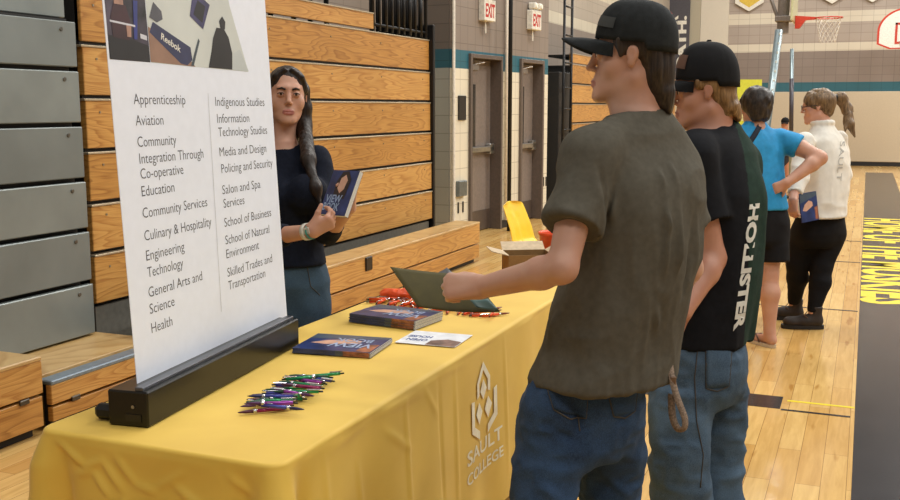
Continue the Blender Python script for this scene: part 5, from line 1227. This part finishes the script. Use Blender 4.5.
tx = MB(); LN = [('Apprenticeship', .095, .739, .349), ('Aviation', .096, .685, .227), ('Community', .096, .630, .284), ('Integration Through', .098, .587, .425), ('Co-operative', .097, .548, .308), ('Education', .095, .503, .254), ('Community Services', .091, .447, .425),
    ('Culinary & Hospitality', .090, .388, .440), ('Engineering', .090, .336, .280), ('Technology', .089, .292, .267), ('General Arts and', .086, .240, .363), ('Science', .085, .196, .206), ('Health', .085, .145, .187),
    ('Indigenous Studies', .520, .735, .846), ('Information', .523, .685, .730), ('Technology Studies', .524, .645, .851), ('Media and Design', .522, .586, .835), ('Policing and Security', .525, .536, .875), ('Salon and Spa', .521, .473, .774), ('Services', .522, .432, .656),
    ('School of Business', .518, .375, .838), ('School of Natural', .516, .322, .816), ('Environment', .515, .280, .733), ('Skilled Trades and', .513, .224, .821), ('Transportation', .513, .184, .763)]
for s_, u0, v, u1 in LN: put_text(tx, s_, fr_(u0, v-.016), be, bu, width=u1-u0, height=.0285, bold=-.006)
tx.build('lettering', mat('text_grey', (74, 74, 80), .6), sheet)
dv = MB(); dv.add([fr_(.479, .756), fr_(.4815, .756), fr_(.4595, .112), fr_(.457, .112)], [(0, 1, 2, 3)]); dv.build('divider_line', mat('hairline_grey', (196, 198, 202), .6), sheet)
# printed pictures at the top
def pic(name, poly, m, l=.0013): mb = MB(); mb.add([fr_(u, v, l) for u, v in poly], [tuple(range(len(poly)))]); return mb.build(name, m, sheet)
dk_ = lambda n, c, var=.2, ns=12: mat(n, c, .5, var=var, nscale=ns)
p1 = MB(); p1.add([fr_(.008, .832), fr_(.188, .832), fr_(.186, 1.35), fr_(.008, 1.35)], [(0, 1, 2, 3)])
pa = p1.build('workshop_picture', dk_('pic_dark', (58, 50, 62), .5, 14), sheet)
def on(parent, poly, m, l): k = .82 if parent is pa else .70; mb = MB(); mb.add([fr_(u, .830+(v-.830)*k, l) for u, v in poly], [tuple(range(len(poly)))]); return mb.build('printed_shape', m, parent)
on(pa, [(.010, .834), (.186, .834), (.186, .885), (.10, .90), (.010, .905)], dk_('pic_black', (22, 20, 22)), .0017)
on(pa, [(.030, .900), (.10, .895), (.110, .955), (.095, 1.00), (.045, 1.005), (.025, .96)], dk_('pic_maroon', (60, 24, 32)), .0019)
on(pa, [(.045, 1.0), (.085, 1.0), (.085, 1.04), (.045, 1.04)], dk_('pic_face', (170, 130, 112)), .0021)
on(pa, [(.120, .90), (.135, .90), (.150, 1.02), (.130, 1.02)], dk_('pic_blue', (40, 50, 120)), .0021)
on(pa, [(.150, .905), (.180, .900), (.180, .915), (.150, .92)], dk_('pic_white', (206, 206, 214), .05), .0021)
on(pa, [(.02, .944), (.13, .938), (.13, .944), (.02, .950)], dk_('pic_white', (206, 206, 214), .05), .0023)
on(pa, [(.09, .905), (.108, .905), (.112, .94), (.09, .94)], dk_('pic_face', (170, 130, 112)), .0023)
pb = pic('hall_picture', [(.190, .832), (.748, .826), (.655, 1.02), (.560, 1.35), (.190, 1.35)], dk_('pic_floor', (204, 208, 202), .04, 4), .0012)
on(pb, [(.190, .835), (.42, .829), (.33, .915), (.190, .965)], dk_('pic_tan', (150, 116, 96), .1), .0016)
on(pb, [(.195, .945), (.215, .985), (.400, .905), (.405, .855), (.375, .832), (.340, .838)], dk_('pic_navy', (44, 48, 84), .15), .0019)
on(pb, [(.235, .985), (.265, 1.00), (.262, 1.03), (.225, 1.06), (.200, 1.0)], dk_('pic_grey', (84, 84, 92), .1), .0019)
on(pb, [(.395, .832), (.410, .832), (.455, .935), (.448, .945)], dk_('pic_slate', (64, 76, 84), .1), .0019)
on(pb, [(.410, 1.03), (.480, .985), (.530, 1.09), (.44, 1.14)], dk_('pic_indigo', (56, 52, 92), .2), .0019)
on(pb, [(.43, 1.04), (.478, 1.01), (.502, 1.08), (.46, 1.10)], dk_('pic_black', (22, 20, 22)), .0022)
on(pb, [(.495, .830), (.640, .829), (.648, .900), (.632, .965), (.605, 1.000), (.560, 1.000), (.535, .955), (.520, .90)], dk_('pic_black', (22, 20, 22)), .0019)
on(pb, [(.585, .995), (.612, .998), (.618, 1.03), (.600, 1.052), (.580, 1.03)], dk_('pic_black', (22, 20, 22)), .0021)
on(pb, [(.640, .828), (.75, .8265), (.70, .92), (.655, .90)], dk_('pic_floor_shade', (190, 196, 194), .03), .0016)
bt = MB(); put_text(bt, 'Reebok', fr_(.248, .896, .0022), be*.95-bu*.31, bu*.95+be*.25, width=.100, height=.019, bold=.02); bt.build('lettering', m_whp, pb)

# ================================================================== booklets
m_nav = mat('booklet_navy', (42, 56, 102), .3, var=.2, nscale=16); m_pg = mat('page_edges', (214, 212, 204), .7, var=.05, nscale=300); m_cop = mat('cover_copper', (150, 92, 66), .35, var=.3, nscale=40); m_ltb = mat('cover_pale_blue', (156, 176, 206), .35); m_fc = mat('cover_skin_tone', (206, 160, 136), .4); m_spn = mat('spine_slate', (70, 84, 100), .35)
def booklet(label, group, c, ax, ay, w, h, th, art=True, name='booklet', az=EZ):
    """w along ax (towards the page edge), h along ay (the spine is the -ax side); cover on top"""
    az = np.array(az, float); t = thing(name, label, 'booklet', c, group=group); c = np.array(c, float); ax = np.array(ax, float); ay = np.array(ay, float)
    MB().obox(c+az*th/2, ax, ay, az, w/2-.0004, h/2-.001, th/2-.0002).build('pages', m_pg, t)
    cv = MB(); cv.obox(c+az*(th-.0001), ax, ay, az, w/2, h/2, .0002); cv.obox(c+az*.0001, ax, ay, az, w/2, h/2, .0002); cv.obox(c-ax*(w/2-.0004)+az*th/2, ax, ay, az, .0006, h/2, th/2)
    co = cv.build('cover', m_nav, t)
    if art:
        def q(pts, m, l=.0004):
            mb = MB(); mb.add([c+ax*u*w+ay*v*h+az*(th+l) for u, v in pts], [tuple(range(len(pts)))]); mb.build('printed_shape', m, co)
        q([(-.40, -.10), (-.25, .10), (.0, .22), (.20, .16), (.22, .02), (.02, -.06), (-.2, -.14)], m_fc); q([(-.5, .16), (.5, .36), (.5, .48), (-.5, .48)], m_spn)
        q([(.30, -.46), (.48, -.46), (.48, .0), (.30, -.05)], m_cop)
    return t
def stack(n, c, h_ax, e_ax, W, Hh_, th, place, group, sp_copper):
    """closed stack, the covers' bottom edge faces the viewer; its long low side is h_ax"""
    c = np.array(c, float)
    for i in range(n):
        j = np.array([random.uniform(-.002, .002), random.uniform(-.002, .002), 0])
        lb = ('top booklet of the %s stack, its pale lettered cover showing' % place) if i == n-1 else ('navy booklet lying inside the %s stack under the top one' % place)
        t = booklet(lb, group, c+j+EZ*(th*i+.0004*i), h_ax, e_ax, W, Hh_, th, art=(i == n-1))
        a = c+j+EZ*(th*i+.0004*i)
        co = [q for q in t.children if q.name.startswith('cover')][0]
        # printed copper foot of the cover wrapping at the visible long edge
        MB().obox(a-e_ax*(Hh_/2+.0002)+h_ax*(W*.29)+EZ*th/2, h_ax, e_ax, EZ, W*.19, .0006, th/2).build('copper_edge', m_cop, co)
        MB().obox(a-e_ax*(Hh_/2+.0002)-h_ax*(W*.20)+EZ*th/2, h_ax, e_ax, EZ, W*.30, .0006, th/2).build('navy_edge', m_nav, co)
        MB().obox(a-e_ax*(Hh_/2+.0002)+h_ax*(W*.10)+EZ*th/2, h_ax, e_ax, EZ, W*.05, .0007, th/2).build('slate_edge', m_spn, co)
        if i == n-1:
            tm = MB(); put_text(tm, 'VIEW', a+h_ax*W*.42+e_ax*Hh_*-.02+EZ*(th+.0012), -h_ax, -e_ax, width=.15, height=.055, bold=.02); put_text(tm, 'BOOK', a+h_ax*W*.34+e_ax*Hh_*.26+EZ*(th+.0012), -h_ax, -e_ax, width=.13, height=.045, bold=.01)
            tm.build('lettering', m_ltb, co)
def unit(v): v = np.array(v, float); return v/np.linalg.norm(v)
hA = unit((.262, .033, 0)); eA = unit((-.033, .262, 0)); stack(4, (-1.563, 2.853, .7415), hA, eA, .268, .218, .0036, 'nearer', 'booklets in the nearer stack', True)
hB = unit((.295, -.035, 0)); eB = unit((.035, .295, 0)); stack(7, (-1.582, 3.297, .7415), hB, eB, .285, .200, .0043, 'farther', 'booklets in the farther stack', True)
# flyer
fx = unit((-.24, .07, 0)); t = thing('flyer', 'white flyer with blue print lying beside the booklet stacks', 'flyer', (-1.335, 3.075, .741))
fc = np.array([-1.335, 3.082, .7420]); fa = unit((.235, .012, 0)); fb_ = np.cross(EZ, fa)
MB().obox(fc, fa, fb_, EZ, .108, .095, .0005).build('sheet', mat('flyer_white', (226, 228, 232), .5), t)
sp = MB(); sp.add([fc+fa*u+fb_*v+EZ*.0009 for u, v in ((.0, -.093), (.106, -.093), (.106, -.02), (.05, .0), (.0, -.03))], [(0, 1, 2, 3, 4)]); sp.build('picture', dk_('flyer_photo', (120, 92, 80), .3, 30), t)
tm = MB(); m_bl = mat('flyer_blue', (60, 84, 140), .5)
for k, (s_, w1) in enumerate((('OPEN', .075), ('HOUSE', .085))): put_text(tm, s_, fc+fa*-.012+fb_*(-.02+.046*k)+EZ*.001, -fa, -fb_, width=w1, height=.030, bold=.03)
tm.build('lettering', m_bl, t)
# booklet held by the woman behind the table
def held(label, tl, tr, bl, th, n, group=None):
    tl, tr, bl = [np.array(q) for q in (tl, tr, bl)]; ax = tr-tl; w_ = np.linalg.norm(ax); ax /= w_; ay = tl-bl; ay -= ax*(ay@ax); h_ = np.linalg.norm(ay); ay /= h_; az = np.cross(ax, ay); c = tl+ax*w_/2-ay*h_/2-az*th
    return booklet(label, group, c, ax, ay, w_, h_, th, n == 1, 'booklet', az), c, ax, ay, az, w_, h_
t, c, ax, ay, az, w_, h_ = held('thick navy booklet held in both hands by the woman in navy', at(334, 170, 3.64), at(360, 171, 3.55), at(319, 214, 3.60), .018, 2)
tm = MB(); put_text(tm, 'VIEW', c-ax*w_*.42-ay*h_*.22+az*.0194, ax, ay, width=w_*.6, height=.030, bold=.02); put_text(tm, 'BOOK', c-ax*w_*.42-ay*h_*.40+az*.0194, ax, ay, width=w_*.6, height=.030, bold=.02); tm.build('lettering', m_ltb, t)
fm_ = MB(); fm_.add([c+ax*w_*u+ay*h_*v+az*.0196 for u, v in ((-.12, .10), (.02, -.02), (.14, .08), (.18, .28), (.06, .40), (-.08, .32))], [(0, 1, 2, 3, 4, 5)]); fm_.build('portrait_print', m_fc, t)
hm = MB(); hm.add([c+ax*w_*u+ay*h_*v+az*.0192 for u, v in ((-.20, -.05), (.25, -.14), (.30, .30), (.12, .49), (-.10, .46), (-.22, .25))], [(0, 1, 2, 3, 4, 5)]); hm.build('portrait_print', mat('print_dark_hair', (44, 32, 32), .4), t)
# booklet in the hand of the woman in white
t, c, ax, ay, az, w_, h_ = held('dark booklet held low in the hand of the woman in white', at(799, 194, 6.62), at(816, 191, 6.72), at(797, 224, 6.60), .008, 1)
# open folder in the young man's hand
t = thing('folder', 'open dark olive folder held by the man in the olive T-shirt', 'folder', at(445, 300, 2.74))
A = at(390, 267, 2.86); Bp = at(418, 307, 2.74); Cp = at(500, 312, 2.62); Dp = at(470, 275, 2.80)
def sheet3(q, n, bend, th):
    P = []; nn = np.cross(q[1]-q[0], q[3]-q[0]); nn /= np.linalg.norm(nn)
    for i in range(n+1):
        for j in range(n+1):
            u, v = i/n, j/n; P.append(q[0]*(1-u)*(1-v)+q[1]*u*(1-v)+q[2]*u*v+q[3]*(1-u)*v+nn*bend*math.sin(math.pi*v)*(.4+.6*u))
    P = np.array(P); N = len(P); W = n+1; Q = np.concatenate([P, P+nn*th]); fs = []
    for i in range(n):
        for j in range(n): a = i*W+j; fs += [(a, a+1, a+W+1, a+W), (N+a, N+a+W, N+a+W+1, N+a+1)]
    for k in range(n):
        fs += [(k, N+k, N+k+1, k+1), (n*W+k, n*W+k+1, N+n*W+k+1, N+n*W+k), (k*W, (k+1)*W, N+(k+1)*W, N+k*W), (k*W+n, N+k*W+n, N+(k+1)*W+n, (k+1)*W+n)]
    m = MB(); m.add(Q, fs); return m
m_fol = mat('folder_olive', (74, 66, 24), .75, var=.06)
sheet3([A, Bp, Cp, Dp], 12, -.010, .0012).build('cover_panel', m_fol, t, True)
E2 = at(418, 277, 2.92); sheet3([E2, at(440, 300, 2.80), at(492, 308, 2.74), at(447, 268, 2.95)], 10, -.02, .0012).build('back_panel', mat('folder_grey', (84, 86, 88), .5), t, True)
st_ = MB(); st_.tube([lerp(A, Bp, .45)+_rt*.03-FLAT*.004, lerp(A, Bp, .8)+_rt*.045-FLAT*.004], .0012, 5); st_.build('crease_line', mat('folder_line', (140, 134, 96), .5), t)
sheet3([at(470, 300, 2.66), at(476, 307, 2.63), at(499, 310, 2.60), at(488, 299, 2.64)], 6, -.004, .001).build('inner_sheet', mat('teal_sheet', (84, 116, 112), .5), t, True)

# ================================================================== pens
def pen_proto(col, nm, z=0.0):
    m = mat('pen_'+nm, col, .22, .25); t = bpy.data.objects.new('pen', None); COL.objects.link(t); t.empty_display_size = .02
    MB().tube([(-.052, 0, 0), (.030, 0, 0)], .0050, 10).build('barrel', m, t, True)
    MB().tube([(.030, 0, 0), (.050, 0, 0), (.066, 0, 0), (.071, 0, 0)], [.0046, .0044, .0022, .0008], 10).build('tip', mat('pen_tip_'+nm, tuple(int(c*.5) for c in col), .3), t, True)
    MB().tube([(.022, 0, 0), (.031, 0, 0)], .0056, 10).build('silver_ring', mat('pen_chrome', (220, 220, 224), .15, .9), t, True)
    MB().obox((-.040, 0, .0066), (1, 0, 0), (0, 1, 0), (0, 0, 1), .019, .0024, .0012, .0006).build('clip', mat('pen_chrome', (220, 220, 224), .15, .9), t)
    MB().tube([(-.052, 0, 0), (-.064, 0, 0)], [.0026, .0024], 8).build('push_button', mat('pen_black', (30, 30, 34), .3), t, True)
    return t
def lay(protos, items, cat, group, used):
    for key_, p, ang, tilt, roll, lab in items:
        t = protos[key_] if key_ not in used else copy_thing(protos[key_]); used.add(key_)
        t.location = tuple(float(q) for q in p); t.rotation_euler = (roll, tilt, ang); tag(t, lab, cat, group)
protos = {'green': pen_proto((38, 142, 86), 'green'), 'purple': pen_proto((150, 60, 156), 'purple'), 'blue': pen_proto((80, 80, 235), 'blue'), 'maroon': pen_proto((150, 42, 90), 'maroon'), 'navy': pen_proto((70, 76, 160), 'navy')}
rnd = random.Random(11); items = []
base_ang = YAW
seq = ['maroon', 'blue', 'blue', 'purple', 'maroon', 'purple', 'green', 'purple', 'blue', 'purple', 'green', 'navy', 'purple', 'maroon', 'green', 'green', 'navy', 'purple', 'green', 'navy', 'green', 'purple', 'navy', 'green', 'green', 'maroon', 'navy', 'green', 'purple', 'green', 'navy', 'green']
slots = []
NP = len(seq)
for i, kcol in enumerate(seq):
    r = i % 16; lay_ = i//16; f_ = r/15
    pxx = 266+f_*44+(6 if lay_ else 0)+rnd.uniform(-8, 8); pyy = 410-f_*30+(lay_*1.0)+rnd.uniform(-2, 2)
    d_ = (H-.745)/(-(_fw+_rt*(pxx-450)/F-_up*(pyy-250)/F)[2]); p = at(pxx, pyy, d_); p[2] = .7455+(.0135*lay_)+(.0056 if r % 2 else 0)
    ang = base_ang+rnd.uniform(-.62, .40)+(math.pi if rnd.random() < .75 else 0)
    ends = 'pointing left' if math.cos(ang-base_ang) < 0 else 'pointing right'
    slots.append((kcol, p, ang, 0.0, rnd.uniform(-.5, .5), '%s click pen %s in the %s of the pen pile%s' % (kcol, ends, ('front', 'middle', 'back')[min(2, int(f_*3))], ', lying on top' if lay_ else '')))
lay(protos, slots, 'pen', 'coloured pens in the pile on the yellow cloth', set())
# orange pens beyond the farther stack
po = {'orange': pen_proto((232, 84, 34), 'orange')}; slots = []
for i in range(40):
    f_ = (i % 20)/19; l_ = i//20
    X = -1.80+f_*.50+rnd.uniform(-.015, .015); Y = 3.60+rnd.uniform(-.05, .03)+(.0 if l_ else -.02*math.sin(f_*3)); 
    if f_ > .55: Y -= .07*(f_-.55)/.45; X += .02
    slots.append(('orange', (X, Y, .7455+.0118*l_+(.0012 if i % 2 else 0)), rnd.uniform(-.9, .9)+1.2, 0.0, rnd.uniform(-.5, .5), 'orange pen in the heap under the open folder, %s' % ('upper layer' if l_ else 'lower layer')))
lay(po, slots, 'pen', 'orange pens heaped beyond the booklets', set())
bx = thing('orange_pouch', 'orange plastic pouch with a black tip behind the farther booklet stack', 'pouch', (-1.76, 3.66, .741))
S = SDF(.02); S.ell((-1.775, 3.665, .765), (.055, .03, .020), None, .02); S.ell((-1.72, 3.675, .768), (.05, .03, .020), None, .02); S.cut((0, 0, .7415), (0, 0, -1))
link('pouch_body', S.mesh('pouch_body', .004, .004, 1, None, lambda v, n: .006*ridge(v, (40, 40, 40))), mat('orange_plastic', (240, 92, 44), .3), bx)
MB().tube([(-1.745, 3.72, .7420), (-1.75, 3.725, .81)], [.008, .006], 8).build('black_tip', m_blk, bx, True)

# ================================================================== beyond the table: chair, carton, bin
def school_chair():
    c = np.array([-2.27, 7.36, 0]); f = dirv(.93, -.50); R = frame(f); P = lambda a, b, z: c+R[:, 0]*a+R[:, 1]*b+EZ*z
    t = thing('plastic_chair', 'yellow moulded plastic school chair near the doors', 'chair', c, group=None)
    prof = [(.22, .405), (.20, .435), (.10, .445), (-.05, .435), (-.145, .445), (-.19, .50), (-.215, .60), (-.25, .69), (-.285, .775), (-.295, .80)]
    nU = 16; vs = []; fs = []; n = len(prof); prof_ = [(float(np.interp(k/40*(n-1), range(n), [q[0] for q in prof])), float(np.interp(k/40*(n-1), range(n), [q[1] for q in prof]))) for k in range(41)]
    for lay_ in (0, 1):
        for i, (b, z) in enumerate(prof_):
            tt = i/40; hw = .215 if tt < .45 else .215-.045*(tt-.45)/.55; 
            if tt > .86: hw *= math.sqrt(max(.12, 1-((tt-.86)/.15)**2))
            if tt < .06: hw *= .93+tt
            for j in range(nU+1):
                u = j/nU*2-1; cup = .030*u*u; rib = .006*math.cos(u*11)*(1 if .35 < tt < .8 else 0)*(abs(u) < .5)
                dz, db = (cup*.9, 0) if tt < .4 else (0, cup+rib)
                vs.append(P(u*hw, b+db-lay_*(.006 if tt >= .4 else 0), z+dz-lay_*(.006 if tt < .5 else 0)))
    W = nU+1; N = 41*W
    for i in range(40):
        for j in range(nU): a = i*W+j; fs += [(a, a+1, a+W+1, a+W), (N+a, N+a+W, N+a+W+1, N+a+1)]
    for j in range(nU): fs += [(j, N+j, N+j+1, j+1), (40*W+j, 40*W+j+1, N+40*W+j+1, N+40*W+j)]
    for i in range(40): fs += [(i*W, (i+1)*W, N+(i+1)*W, N+i*W), (i*W+nU, N+i*W+nU, N+(i+1)*W+nU, (i+1)*W+nU)]
    m = MB(); m.add(vs, fs); m.build('shell', mat('yellow_plastic', (248, 204, 56), .3, var=.02), t, True)
    for a in (-1, 1):
        for b, b2 in ((.16, .20), (-.13, -.19)): MB().tube([P(a*.13, b, .425), P(a*.19, b2, .0)], .011, 8).build('leg', m_steel, t, True)
    return t
school_chair()
c = np.array([-2.10, 6.45, 0]); t = thing('cardboard_box', 'open brown cardboard carton in front of the yellow chair', 'box', c)
ca, cb_ = dirv(1, .12), dirv(-.12, 1); mc = mat('cardboard', (138, 104, 60), .8, var=.05); mci = mat('cardboard_pale', (196, 176, 146), .8)  # shadow on the carton walls is mixed into their darker brown; flaps stay pale
hw, hd, hz = .150, .13, .545; mb = MB()
for sx in (-1, 1): mb.obox(c+ca*hw*sx+EZ*hz/2, ca, cb_, EZ, .003, hd, hz/2)
for sy in (-1, 1): mb.obox(c+cb_*hd*sy+EZ*hz/2, ca, cb_, EZ, hw, .003, hz/2)
mb.obox(c+EZ*.004, ca, cb_, EZ, hw, hd, .004); mb.build('carton', mc, t)
for (o_, dx, dz, ln, half, al) in ((c-ca*hw, -ca, .25, .12, hd, cb_), (c+ca*hw, ca, .5, .10, hd, cb_), (c+cb_*hd, cb_, .5, .10, hw, ca)):
    d_ = dx*math.cos(dz)+EZ*math.sin(dz); nn = np.cross(d_, al); MB().obox(o_+EZ*hz+d_*ln/2, d_, al, nn, ln/2, half, .0025).build('flap', mci, t)
c = at(558, 234, 7.2); c[2] = 0; t = thing('waste_bin', 'orange plastic bin standing behind the cardboard carton', 'bin', c)
MB().lathe(c, [(.10, .0), (.135, .615), (.142, .620), (.142, .640), (.138, .640), (.13, .625), (.10, .03)], 28).build('bin_body', mat('orange_bin', (222, 80, 36), .35), t, True)
